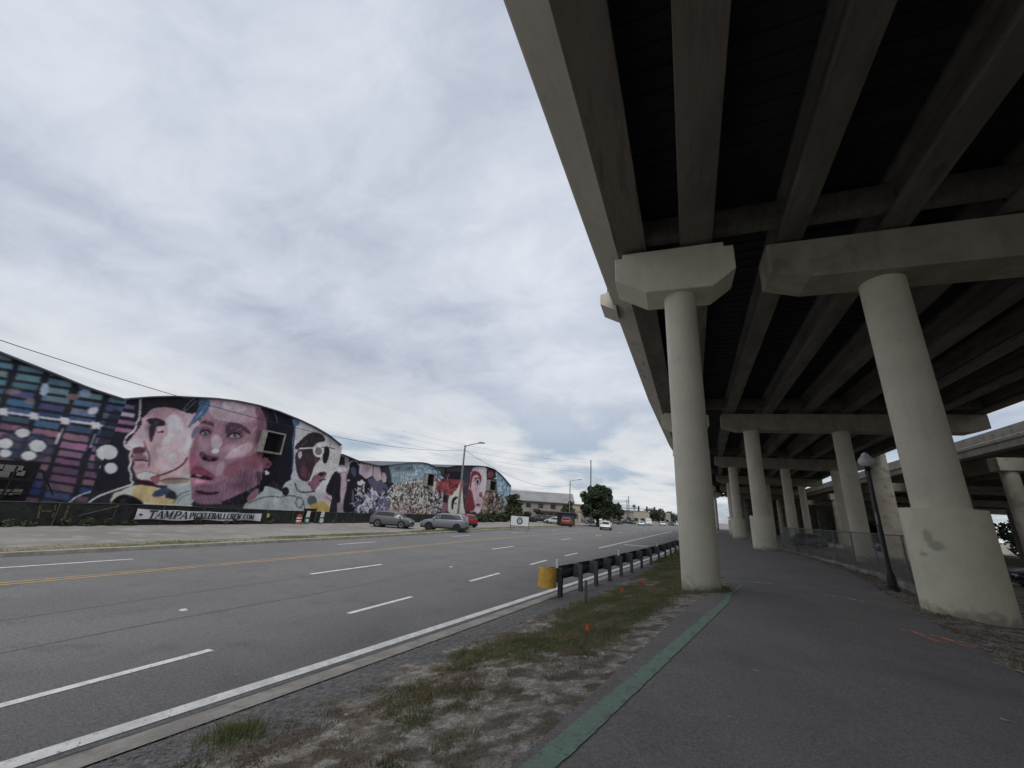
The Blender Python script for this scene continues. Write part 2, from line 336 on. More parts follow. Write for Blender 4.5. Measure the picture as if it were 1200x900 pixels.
def sheet(name, i0, i1, dz, m, names=None, y0=-1e9, y1=1e9, wob=0.0, sub=SUB):
    names = names or [k[0] for k in knots(0)]
    a = names.index(i0); b = names.index(i1); vs = []; fs = []; nc = (b-a)*sub+1; rows = 0
    for Y in YS:
        if Y < y0 or Y > y1: continue
        K = knots(Y)[a:b+1]; rows += 1
        for j in range(len(K)-1):
            for s in range(sub):
                t = s/sub; x = K[j][1]*(1-t)+K[j+1][1]*t; z = K[j][2]*(1-t)+K[j+1][2]*t
                if wob and (j+s) > 0: z += bumpy(x, Y, wob)
                vs.append((x, Y, z+dz))
        vs.append((K[-1][1], Y, K[-1][2]+dz))
    for r in range(rows-1):
        for c in range(nc-1): fs.append((r*nc+c, r*nc+c+1, (r+1)*nc+c+1, (r+1)*nc+c))
    mb = MB(); mb.v = vs; mb.f = fs
    return tag(mb.build(name, m, smooth=True), kind='structure')
sheet('ground', 'far', 'farr', -.03, M['dirt'])
sheet('road', 'kl', 'gut', 0.0, M['asphalt'])
sheet('parking_lot', 'fence', 'grass', -.01, M['lot'])
sheet('grass_verge', 'grass', 'kb', 0.0, M['turf'])
sheet('kerb', 'kb', 'kl', .004, M['kerb'], sub=1)
sheet('gutter', 'ks', 'kr', .01, M['kerb'], sub=1)
vg = sheet('verge', 'kr', 'pl', -.004, M['dirt'].copy(), wob=.006, sub=8)
def blend_gravel(o):
    me = o.data; at = me.attributes.new('kerbdist', 'FLOAT', 'POINT')
    at.data.foreach_set('value', [v.co.x-E_(v.co.y)-.72 for v in me.vertices])
    t = me.materials[0].node_tree; bs = t.nodes['Principled BSDF']; src = bs.inputs['Base Color'].links[0].from_socket
    A = t.nodes.new('ShaderNodeAttribute'); A.attribute_name = 'kerbdist'; tcn = t.nodes.new('ShaderNodeTexCoord')
    def no(s, dt, r=.6):
        n = t.nodes.new('ShaderNodeTexNoise'); n.inputs['Scale'].default_value = s; n.inputs['Detail'].default_value = dt; n.inputs['Roughness'].default_value = r; t.links.new(tcn.outputs['Object'], n.inputs[0]); return n.outputs[0]
    m1 = t.nodes.new('ShaderNodeMath'); m1.operation = 'MULTIPLY_ADD'; t.links.new(no(1.6, 8), m1.inputs[0]); m1.inputs[1].default_value = -2.6; t.links.new(A.outputs['Fac'], m1.inputs[2])
    mr = t.nodes.new('ShaderNodeMapRange'); mr.inputs[1].default_value = -.62; mr.inputs[2].default_value = -.35; mr.inputs[3].default_value = 1; mr.inputs[4].default_value = 0; t.links.new(m1.outputs[0], mr.inputs[0])
    r2 = t.nodes.new('ShaderNodeValToRGB'); e = r2.color_ramp.elements; e[0].position = .42; e[0].color = (.10, .096, .095, 1); e[1].position = .66; e[1].color = (.27, .255, .24, 1); t.links.new(no(14, 8, .75), r2.inputs[0])
    mx = t.nodes.new('ShaderNodeMixRGB'); t.links.new(mr.outputs[0], mx.inputs[0]); t.links.new(src, mx.inputs[1]); t.links.new(r2.outputs[0], mx.inputs[2]); t.links.new(mx.outputs[0], bs.inputs['Base Color'])
blend_gravel(vg)
sheet('path', 'pl', 'pr', 0.0, M['path'])
sheet('path_shoulder', 'pr', 'sh', -.006, M['dirt'], wob=.004)
sheet('under_bridge_ground', 'ws', 'r1', -.006, M['dirt'])

def strip_mark(name, fx, wdt, y0, y1, m, dz=.006, step=.8, label=None):
    """painted line following fx(Y) lying on the ground surface"""
    n = max(2, int(abs(y1-y0)/step)+1); vs = []; fs = []
    ys = sorted(set(list(np.linspace(y0, y1, n))+[y for y in YS if y0 < y < y1]))
    for Y in ys:
        x = fx(Y)
        for q in (-.5, 0, .5): vs.append((x+q*wdt, Y, gz(x+q*wdt, Y)+dz))
    for i in range(len(ys)-1):
        for q in (0, 1): fs.append((i*3+q, i*3+q+1, i*3+q+4, i*3+q+3))
    mb = MB(); mb.v = vs; mb.f = fs; return tag(mb.build(name, m), kind='structure')
strip_mark('edge_line', E_, .17, -30, 400, M['white'])
strip_mark('tar_seam', lambda Y: E_(Y)+.17+.012*math.sin(Y*2.3), .035, -20, 150, M['tar'], dz=.003)
strip_mark('tar_seam', lambda Y: LN1(Y)-2.1+.05*math.sin(Y*.9), .035, -10, 90, M['tar'], dz=.003)
strip_mark('tar_seam', lambda Y: LN2(Y)+.25+.04*math.sin(Y*.7), .03, -10, 90, M['tar'], dz=.003)
for y0, y1 in [(-6, -3.5), (1.6, 4.5), (7.1, 9.15), (12.1, 14.3), (17.5, 19.8), (22.6, 25)]:
    strip_mark('lane_line', LN1, .13, y0, y1, M['white'])
strip_mark('lane_line', LN1, .16, 30.3, 90, M['white'])
strip_mark('stop_line', lambda Y: -3.1+0*Y, 1.9, 36.1, 36.6, M['white'])
for y0 in [-2.7, 10.1, 22.8, 36.5, 49.5, 62, 75, 88, 101, 114, 127]: strip_mark('lane_line', LN2, .14, y0, y0+3.2, M['white'])
for y0 in [5.6, 17.9, 30.2, 42.5, 54.8, 67.1, 79.4, 92]: strip_mark('lane_line', WL, .14, y0, y0+3.1, M['white'])
for y0 in [-6.7]: strip_mark('lane_line', WL, .14, y0, y0+3.1, M['white'])
strip_mark('centre_line', YL, .12, -30, 300, M['yellow']); strip_mark('centre_line', lambda Y: YL(Y)+.30, .12, -30, 300, M['yellow'])
# reflective road studs
for x, y in [(-9.05, 5.6), (-8.2, 14.5)]:
    MBs = MB(); z = gz(x, y)
    MBs.prism([(-.06, 0), (-.035, .02), (.035, .02), (.06, 0)], lambda a, b: (x+a, y-.05, z+b), lambda a, b: (x+a, y+.05, z+b))
    tag(MBs.build('road_stud', M['whitep']), 'small white road stud on the asphalt %s' % ('nearest the viewer' if y < 10 else 'farther up the road'), 'road stud', 'road studs')
# green path line: widening near bend then curling round the first column
GL = [(-3.7, -8), (-2.2, -2), (-.93, 3.03), (-.49, 4.77), (.20, 7.5), (.95, 10.5), (1.12, 11.6), (1.36, 12.4), (1.62, 13.4), (1.66, 14.3)]
GW = [.19, .19, .19, .19, .17, .14, .11, .09, .07, .05]
gy = [a[1] for a in GL]; gx = [a[0] for a in GL]
def gline():
    vs = []; fs = []; ys = sorted(set(list(np.linspace(-8, 14.3, 420))+[y for y in YS if -8 < y < 14.3]))
    for Y in ys:
        x = np.interp(Y, gy, gx)+random.uniform(-.004, .004); wd = np.interp(Y, gy, GW)+random.uniform(-.014, .010)
        for q in (-.5, 0, .5): vs.append((x+q*wd, Y, gz(x+q*wd, Y)+.006))
    for i in range(len(ys)-1):
        for q in (0, 1): fs.append((i*3+q, i*3+q+1, i*3+q+4, i*3+q+3))
    mb = MB(); mb.v = vs; mb.f = fs; tag(mb.build('green_line', M['green']), kind='structure')
gline()
def squiggle(name, pts, wdt, m):
    vs = []; fs = []; P = [Vector((a, b)) for a, b in pts]; Q = []
    for i in range(len(P)-1):
        for s in range(5):
            t = s/5; p0 = P[max(i-1, 0)]; p1 = P[i]; p2 = P[i+1]; p3 = P[min(i+2, len(P)-1)]
            Q.append(.5*((2*p1)+(p2-p0)*t+(2*p0-5*p1+4*p2-p3)*t*t+(-p0+3*p1-3*p2+p3)*t**3))
    Q.append(P[-1])
    for i, p in enumerate(Q):
        d = (Q[min(i+1, len(Q)-1)]-Q[max(i-1, 0)]).normalized(); nrm = Vector((-d.y, d.x))*wdt/2*(.6+.4*math.sin(i*.9+1))
        for s in (-1, 1):
            q = p+s*nrm; vs.append((q.x, q.y, gz(q.x, q.y)+.006))
    for i in range(len(Q)-1): fs.append((2*i, 2*i+1, 2*i+3, 2*i+2))
    mb = MB(); mb.v = vs; mb.f = fs; return tag(mb.build(name, m), kind='structure')
squiggle('utility_marking', [(3.66, 9.98), (3.82, 9.98), (3.84, 9.70), (3.90, 9.42), (4.03, 9.44)], .13, M['orange'])
squiggle('utility_marking', [(4.0, 9.86), (4.14, 9.84), (4.16, 9.56), (4.22, 9.34), (4.36, 9.40)], .13, M['orange'])
squiggle('utility_marking', [(4.27, 9.66), (4.36, 9.58), (4.42, 9.42), (4.52, 9.36)], .08, M['fwhite'])
squiggle('utility_marking', [(1.43, 14.25), (2.0, 14.42), (2.58, 14.62)], .10, M['fwhite'])
squiggle('utility_marking', [(3.35, 13.7), (3.5, 13.65), (3.6, 13.4), (3.75, 13.42)], .09, M['fwhite'])
squiggle('utility_marking', [(3.85, 13.5), (3.98, 13.45), (4.08, 13.15), (4.25, 13.2)], .09, M['fwhite'])
squiggle('utility_marking', [(4.05, 8.45), (4.12, 8.3), (4.16, 8.05), (4.2, 7.9)], .07, M['fwhite'])
squiggle('utility_marking', [(4.6, 12.3), (4.85, 12.2), (5.05, 12.0)], .07, M['fwhite'])
squiggle('utility_marking', [(.76, 5.99), (.83, 5.97)], .07, M['fwhite'])
squiggle('utility_marking', [(2.78, 5.93), (2.86, 5.89)], .07, M['fwhite'])

# ------------------------------------------------------------------ overpass
OFF = itp([(-60, -2.3), (12, 0), (35, .9), (59, 2.4), (83, 4.7), (107, 7.5), (131, 10.8), (155, 14.6), (180, 19), (205, 24)])
YP = [12.3, 34.6, 58.6, 83, 107, 131, 155, 180]; SKEW = .07
def sk(x, Y): return Y+SKEW*(x-2)*(1 if Y < 20 else 1.7)
over = thing('overpass', 'long concrete overpass with a row of round piers above the path', 'overpass')
ZT, ZD = 10.15, 11.42          # girder bottoms, underside of the deck
GX = [(-.83, .95), (1.15, .95)]+[(3.82+2.62*i, .68) for i in range(7)]
def girder(x, wd, ya, yb):
    def P(Y): return x+OFF(Y)
    sec = [(-wd/2, 0), (wd/2, 0), (wd/2, .17), (.11, .38), (.11, ZD-ZT-.28), (.30, ZD-ZT-.14), (.30, ZD-ZT+.02), (-.30, ZD-ZT+.02), (-.30, ZD-ZT-.14), (-.11, ZD-ZT-.28), (-.11, .38), (-wd/2, .17)]
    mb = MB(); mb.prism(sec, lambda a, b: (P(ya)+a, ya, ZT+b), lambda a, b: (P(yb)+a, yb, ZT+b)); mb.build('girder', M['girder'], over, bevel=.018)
spans = [(-36, -11.6), (-11.6, 12.3)]+[(YP[i], YP[i+1]) for i in range(len(YP)-1)]
for ya, yb in spans:
    if ya > 150: continue
    for x, wd in GX:
        a = sk(x, ya)+.04; b = sk(x, yb)-.04
        girder(x, wd, a, b)
    # end diaphragm between the girders at the far support
    for (xa, _), (xb, _) in zip(GX[:-1], GX[1:]):
        Yd = sk((xa+xb)/2, yb)-.55; o = OFF(Yd); mb = MB()
        mb.beam((xa+o+.1, Yd-.05, ZT+.62), (xb+o-.1, Yd+.05, ZT+.62), .28, .82); mb.build('diaphragm', M['girder'], over)
ysd = [-36, -11.6, 12.3, 20, 28, 34.6, 46, 58.6, 70, 83, 95, 107, 119, 131, 143, 155]
def ribbon(name, prof, m, x0):
    """extrude a closed profile (dx,z) along the deck"""
    mb = MB(); n = len(prof); vs = []; fs = []
    for Y in ysd:
        for a, b in prof: vs.append((x0+a+OFF(Y), Y, b))
    for i in range(len(ysd)-1):
        for k in range(n): fs.append((i*n+k, i*n+(k+1) % n, (i+1)*n+(k+1) % n, (i+1)*n+k))
    fs.append(tuple(range(n))); fs.append(tuple((len(ysd)-1)*n+k for k in range(n)))
    mb.add(vs, fs); return mb.build(name, m, over)
XL, XR = -2.42, 21.6
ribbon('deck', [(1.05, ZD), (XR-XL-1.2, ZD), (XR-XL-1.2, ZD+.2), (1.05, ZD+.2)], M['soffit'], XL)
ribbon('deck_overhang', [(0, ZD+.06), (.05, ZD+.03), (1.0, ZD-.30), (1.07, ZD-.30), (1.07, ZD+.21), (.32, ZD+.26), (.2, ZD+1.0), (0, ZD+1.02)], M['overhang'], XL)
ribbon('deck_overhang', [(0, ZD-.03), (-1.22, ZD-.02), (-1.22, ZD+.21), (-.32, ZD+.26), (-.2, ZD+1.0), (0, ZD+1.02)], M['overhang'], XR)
# corrugated form ribs under the deck between girders show as faint cross lines
mb = MB()
for Y in np.arange(-1, 36, .55):
    for (xa, _), (xb, _) in list(zip(GX[:-1], GX[1:]))[:4]:
        o = OFF(Y); mb.box(xa+o+.3, xb+o-.3, Y, Y+.16, ZD-.035, ZD-.002)
mb.build('deck_rib', M['soffit'], over)
# light bracket on the parapet
mb = MB(); mb.prism([(.1, -.15), (-.68, .30), (-.68, .82), (0, 1.0)], lambda a, b: (XL+.04+a+OFF(18), 17.2, ZD-.15+b), lambda a, b: (XL+.04+a+OFF(18), 18.6, ZD-.15+b))
br = mb.build('lamp_bracket', M['overhang'], over)
mb = MB(); mb.tube([(XL-.3+OFF(18), 17.9, ZD+.7), (XL-.3+OFF(18), 17.9, ZD+9)], [.11, .06], 8); mb.build('lamp_pole', M['pole'], br)
mb = MB(); mb.prism([(0, 0), (-.5, .3), (-.5, .95), (0, 1.0)], lambda a, b: (XL+.04+a+OFF(68), 68.0, ZD-.15+b), lambda a, b: (XL+.04+a+OFF(68), 69.1, ZD-.15+b)); mb.build('lamp_bracket', M['overhang'], over)

def column(name, par, x, y, r, z0, z1, ped=None, m=None):
    n = 40
    mb = MB(); mb.lathe((x, y, 0), [(r, z0), (r, (z0+z1)/2), (r, z1)], n); c = mb.build('column', m or M['conc'], par, smooth=True)
    if ped:
        mb = MB(); mb.lathe((x, y, 0), [(ped, z0), (ped, 2.285), (r-.01, 2.286)], n); mb.build('pedestal', M['ped'], par, smooth=True)
    return c
def cap(par, xa, xb, Y, half, zt, zb, end, chamf=.35):
    """pier cap with ends tapering up; xa..xb before offset"""
    mb = MB(); o = OFF(Y)
    def pt(a, b, s): 
        x = a+o; return (x, sk(a, Y)+s*half, b)
    prof = [(xa, zt), (xa, zt-end), (xa+chamf*2, zb), (xb-chamf*2, zb), (xb, zt-end), (xb, zt)]
    mb.prism(prof, lambda a, b: pt(a, b, -1), lambda a, b: pt(a, b, 1))
    return mb.build('pier_cap', M['capc'], par, bevel=.03)
def empty_part(name, par):
    o = bpy.data.objects.new(name, None); COL.objects.link(o); o.parent = par; return o
for i, Y in enumerate([-11.6]+YP[:-1]):
    o = OFF(Y)
    if Y > 140: continue
    # hammerhead pier under the two outer girders
    p = empty_part('pier', over); hx = .55
    gzz = gz(hx+o, sk(hx, Y))
    column('column', p, hx+o, sk(hx, Y), .47, gzz-.3, 9.0)
    mb = MB(); 
    prof = [(-1.95, ZT-.28), (-1.95, ZT-1.12), (-1.0, ZT-1.66), (.95, ZT-1.66), (1.62, ZT-1.12), (1.62, ZT-.28), (1.35, ZT-.28), (1.35, ZT-.12), (-1.7, ZT-.12), (-1.7, ZT-.28)]
    mb.prism(prof, lambda a, b: (hx+o+a, sk(hx+a, Y)-.62, b), lambda a, b: (hx+o+a, sk(hx+a, Y)+.62, b)); mb.build('pier_cap', M['conc'], p, bevel=.03)
    for g, _ in GX[:2]: mb = MB(); mb.box(g+o-.3, g+o+.3, sk(g, Y)-.45, sk(g, Y)+.45, ZT-.12, ZT); mb.build('bearing', M['girder'], p)
    # multi column bent
    p = empty_part('pier', over); Yb = Y+.55
    cap(p, 3.15, 19.9, Yb, .62, ZT-.05, ZT-1.35, 1.0, .5)
    for g, _ in GX[2:]: mb = MB(); mb.box(g+o-.3, g+o+.3, sk(g, Yb)-.45, sk(g, Yb)+.45, ZT-.07, ZT+.001); mb.build('bearing', M['girder'], p)
    for k, cx in enumerate([5.15+(.95 if i < 2 else .1), 11.3, 16.8]):
        if Y < 20 and k == 2: cx = 17.5
        if Y < 0 and k == 0: continue
        cy = sk(cx, Yb)
        if i == 1 and k == 0: cx, cy = 6.2, 13.35
        xx = cx+(o if not (i == 1 and k == 0) else 0)
        column('column', p, xx, cy, .53, gz(xx, cy)-.4, ZT-1.2, ped=(.78 if k == 0 and i in (1, 2, 3, 4) else None))
# a broad squared pier standing at the far side of the third bent
p = empty_part('pier', over)
mb = MB(); mb.prism([(-.95, -.7), (.95, -.7), (.95, .7), (-.95, .7)], lambda a, b: (23.7+a, 62+b, -1.2), lambda a, b: (23.7+a, 62+b, ZD)); mb.build('column', M['conc2'], p, bevel=.06)

# ------------------------------------------------------------------ neighbouring ramp on the right
ramp = thing('ramp_bridge', 'lower concrete ramp bridge running alongside at the far right', 'overpass')
def RX(Y): return 27.2+.055*(Y-45)
mb = MB(); prof = [(0, 9.5), (0, 10.05), (-.12, 10.15), (-.12, 10.4), (0, 10.5), (0.05, 11.3), (.3, 11.3), (.4, 10.5), (38, 10.5), (38, 10.25), (.9, 10.25), (.9, 9.5)]
for ya, yb in ((-70, 14), (14, 45), (45, 70), (70, 95), (95, 150)):  # nearest stretch, out of view, added to block sky light from the right
    mb.prism(prof, lambda a, b: (RX(ya)+a, ya, b), lambda a, b: (RX(yb)+a, yb, b))
mb.build('deck', M['conc2'], ramp)
for k in range(13):
    mb = MB(); mb.beam((RX(-70)+2.6+2.8*k, -70, 9.3), (RX(150)+2.6+2.8*k, 150, 9.3), .6, 1.9); mb.build('girder', M['girder'], ramp)
for Y in (-3, 21, 45, 69, 93, 117, 141):
    p = empty_part('pier', ramp)
    x = RX(Y)
    mb = MB(); mb.box(x-2.3, x+37, Y-.6, Y+.6, 7.2, 8.25)
    mb.v = [(a+(0), b, c) for a, b, c in mb.v]; mb.build('pier_cap', M['conc2'], p, bevel=.03)
    for cx in (-1.5, 6.2, 14, 22, 30):
        if Y == 45 or True:
            mb = MB(); mb.lathe((x+cx, Y, 0), [(.52, -1.5), (.52, 7.4)], 24); mb.build('column', M['conc2'], p, smooth=True)

ab = thing('added_backdrop_wall', 'grey ribbed backdrop wall added to close the view far behind the piers', 'wall')  # added wall hiding the open sky, in place of dark ramps and piers
mb = MB(); mb.box(20.5, 66, 151, 152.5, -1.4, 12.4); mb.build('wall_face', M['cwall'], ab)
for k, x in enumerate(np.arange(21.5, 66, 3.4)):
    mb = MB(); mb.box(x, x+1.0, 150.2, 151, -1.4, 11.6); mb.build('backdrop_rib', M['conc2'], ab)
# ------------------------------------------------------------------ painted warehouses along the far side
WX = -35.0
def smooth(P, it=2, closed=True):
    P = np.array(P, float)
    for _ in range(it):
        if closed: Q = np.roll(P, -1, 0); A = P*.75+Q*.25; B = P*.25+Q*.75; P = np.stack([A, B], 1).reshape(-1, 2)
        else:
            A = P[:-1]*.75+P[1:]*.25; B = P[:-1]*.25+P[1:]*.75
            P = np.vstack([P[:1], np.stack([A, B], 1).reshape(-1, 2), P[-1:]])
    return P
def T(ox, oy, s): return lambda pts: [(ox+a/s, oy+b/s) for a, b in pts]
TA, TB, TC, TD, TE, TG, TH, TZ = T(130, 460, 6.427), T(210, 460, 6.429), T(330, 470, 6.43), T(400, 530, 10), T(500, 530, 10), T(0, 400, 9), T(0, 500, 7.5), T(0, 390, 3.75)  # points read off enlarged image crops, mapped back to image pixels
class Painter:
    """lays flat areas of wall paint over the points of a wall mesh"""
    def __init__(s, X, Y, base): s.X = X; s.Y = Y; s.C = np.tile(np.array(base, float), (len(X), 1))
    def mask(s, P, warp=.0):
        X, Y = s.X, s.Y; x0, y0 = P.min(0)-1; x1, y1 = P.max(0)+1
        idx = np.where((X > x0) & (X < x1) & (Y > y0) & (Y < y1))[0]
        if len(idx) == 0: return idx
        px, py = X[idx], Y[idx]
        if warp:
            px = px+warp*np.sin(py*2.3+px*.7); py = py+warp*np.sin(px*1.9-py*.8)
        ins = np.zeros(len(idx), bool); n = len(P)
        for i in range(n):
            xa, ya = P[i]; xb, yb = P[(i+1) % n]
            if ya == yb: continue
            c = ((ya > py) != (yb > py)) & (px < (xb-xa)*(py-ya)/(yb-ya)+xa); ins ^= c
        return idx[ins]
    def poly(s, pts, col, sm=2, op=1.0, warp=.35, streak=0):
        P = smooth(pts, sm) if sm else np.array(pts, float); i = s.mask(P, warp)
        if len(i) == 0: return
        c = np.array(col, float)[None, :]
        if streak:
            k = np.sin(s.X[i]*2.7+np.sin(s.Y[i]*.35)*2)*np.sin(s.X[i]*1.3+s.Y[i]*.15); c = c+streak*k[:, None]
        s.C[i] = s.C[i]*(1-op)+c*op
    def line(s, pts, col, wd, op=1.0, closed=False):
        P = smooth(pts, 2, closed)
        if closed: P = np.vstack([P, P[:1]])
        for (xa, ya), (xb, yb) in zip(P[:-1], P[1:]):
            i = np.where((np.abs(s.X-(xa+xb)/2) < abs(xb-xa)/2+wd) & (np.abs(s.Y-(ya+yb)/2) < abs(yb-ya)/2+wd))[0]
            if len(i) == 0: continue
            dx, dy = xb-xa, yb-ya; t = np.clip(((s.X[i]-xa)*dx+(s.Y[i]-ya)*dy)/(dx*dx+dy*dy+1e-9), 0, 1)
            d = np.hypot(s.X[i]-xa-t*dx, s.Y[i]-ya-t*dy); m = i[d < wd/2]
            s.C[m] = s.C[m]*(1-op)+np.array(col, float)*op
    def ell(s, cx, cy, rx, ry, col, op=1.0, ring=0, soft=0):
        d = np.hypot((s.X-cx)/rx, (s.Y-cy)/ry)
        if soft: a = np.clip((1.0-d)/soft, 0, 1)*op; s.C = s.C*(1-a[:, None])+np.array(col, float)*a[:, None]; return
        m = (d < 1) if not ring else ((d < 1) & (d > 1-ring)); s.C[m] = s.C[m]*(1-op)+np.array(col, float)*op
def e1(f, x, y): return f([(x, y)])[0]

def paint_first(p):
    DK = (50, 50, 60)
    # slanting bars in rows, teal above, blue, pink and violet below
    rr_ = random.Random(5)
    for r in range(19):
        for c in range(-9, 8):
            y = 404+r*10.2; x0 = 8+c*37.5-(y-470)*.30
            yc = y+x0*.15
            if yc > 590: continue
            band = 481+x0*.14+8
            if yc < band-36: col = [(92, 134, 148), (80, 120, 140), (100, 128, 140)][(r+c) % 3]
            elif yc < band-22: col = [(76, 104, 138), (98, 124, 146), (70, 90, 130)][(r+2*c) % 3]
            elif yc < band-2: col = [(66, 84, 122), (74, 98, 134)][(r+c) % 2]
            elif yc < band+30: col = [(152, 104, 134), (140, 96, 126)][(r+c) % 2]
            elif yc < band+62: col = [(104, 80, 106), (116, 86, 112), (128, 92, 116)][(r+c) % 3]
            else: col = [(56, 68, 116), (64, 72, 122), (106, 78, 104)][(r*2+c) % 3]
            if c < -1 and yc > band+14: col = (60, 82, 106) if yc < band+45 else DK
            if c == -1 and band+14 < yc < band+62: col = (60, 82, 106)
            w_ = 30+rr_.uniform(-2, 2); h_ = 6.8+rr_.uniform(-.8, .8); jx = rr_.uniform(-1, 1)
            p.poly([(x0+jx, yc), (x0+jx+w_, yc+w_*.15), (x0+w_-2, yc+w_*.15+h_), (x0-2, yc+h_)], [v+rr_.uniform(-9, 9) for v in col], sm=0, warp=.0)
            if rr_.random() < .3: p.poly([(x0+w_*.4, yc+2), (x0+w_, yc+w_*.15), (x0+w_-1, yc+w_*.15+h_), (x0+w_*.5, yc+h_+2)], [v+rr_.uniform(-5, 26) for v in col], sm=0, warp=.2, op=.7)
    for (x, y, rr) in [(15, 459, 9), (85, 465, 8), (35, 470, 6)]: p.ell(x, y, rr, 3.5, (150, 120, 120), .7)
    p.line([(-60, 474), (0, 482), (60, 491), (105, 496), (150, 505)], (196, 196, 205), 2.6)
    for x, y in [(4, 482), (40, 487), (76, 492.5), (112, 498)]: p.poly([(x-5, y-4), (x+5, y-3), (x+5, y+5), (x-5, y+4)], (205, 205, 210), sm=0)
    p.poly(TG([(440, 440), (520, 440), (510, 570), (410, 570)]), (150, 175, 195), sm=1)
    p.poly(TG([(840, 500), (960, 500), (960, 590), (840, 590)]), (140, 160, 190), sm=1)
    p.poly(TG([(920, 700), (1040, 690), (1040, 750), (940, 780)]), (205, 190, 210), sm=1)
    p.line(TH([(490, 150), (550, 20)]), (200, 200, 205), 2.2); p.line(TH([(795, 180), (835, 70)]), (190, 190, 200), 1.8)
    p.poly(TH([(100, 60), (470, 60), (480, 300), (0, 280), (0, 60)]), (58, 70, 92), sm=1, op=.75)
    for a, b, rx, ry in [(100, 440, 33, 20), (22, 487, 34, 23), (165, 497, 37, 27), (22, 530, 28, 18), (127, 540, 33, 20), (470, 527, 47, 35), (475, 597, 36, 27)]:
        x, y = e1(TZ, a, b); p.ell(x, y, rx/3.75+1.2, ry/3.75+1.2, (45, 45, 58)); p.ell(x, y, rx/3.75, ry/3.75, (206, 208, 206)); p.ell(x+2, y+1.5, rx/3.75*.55, ry/3.75*.4, (178, 182, 184), .6)
    p.poly(TZ([(490, 330), (545, 350), (520, 400), (575, 410), (540, 470), (580, 560), (575, 650), (500, 680), (410, 640), (420, 480)]), (46, 46, 56), sm=1, op=.75)
    for a, b, rx, ry in [(470, 527, 47, 35), (475, 597, 36, 27)]:
        x, y = e1(TZ, a, b); p.ell(x, y, rx/3.75, ry/3.75, (206, 208, 206)); p.ell(x+2, y+1.5, rx/3.75*.5, ry/3.75*.4, (178, 182, 184), .6)
    p.line(TZ([(300, 750), (340, 715), (420, 692), (510, 675), (570, 664)]), (215, 215, 220), 1.5)

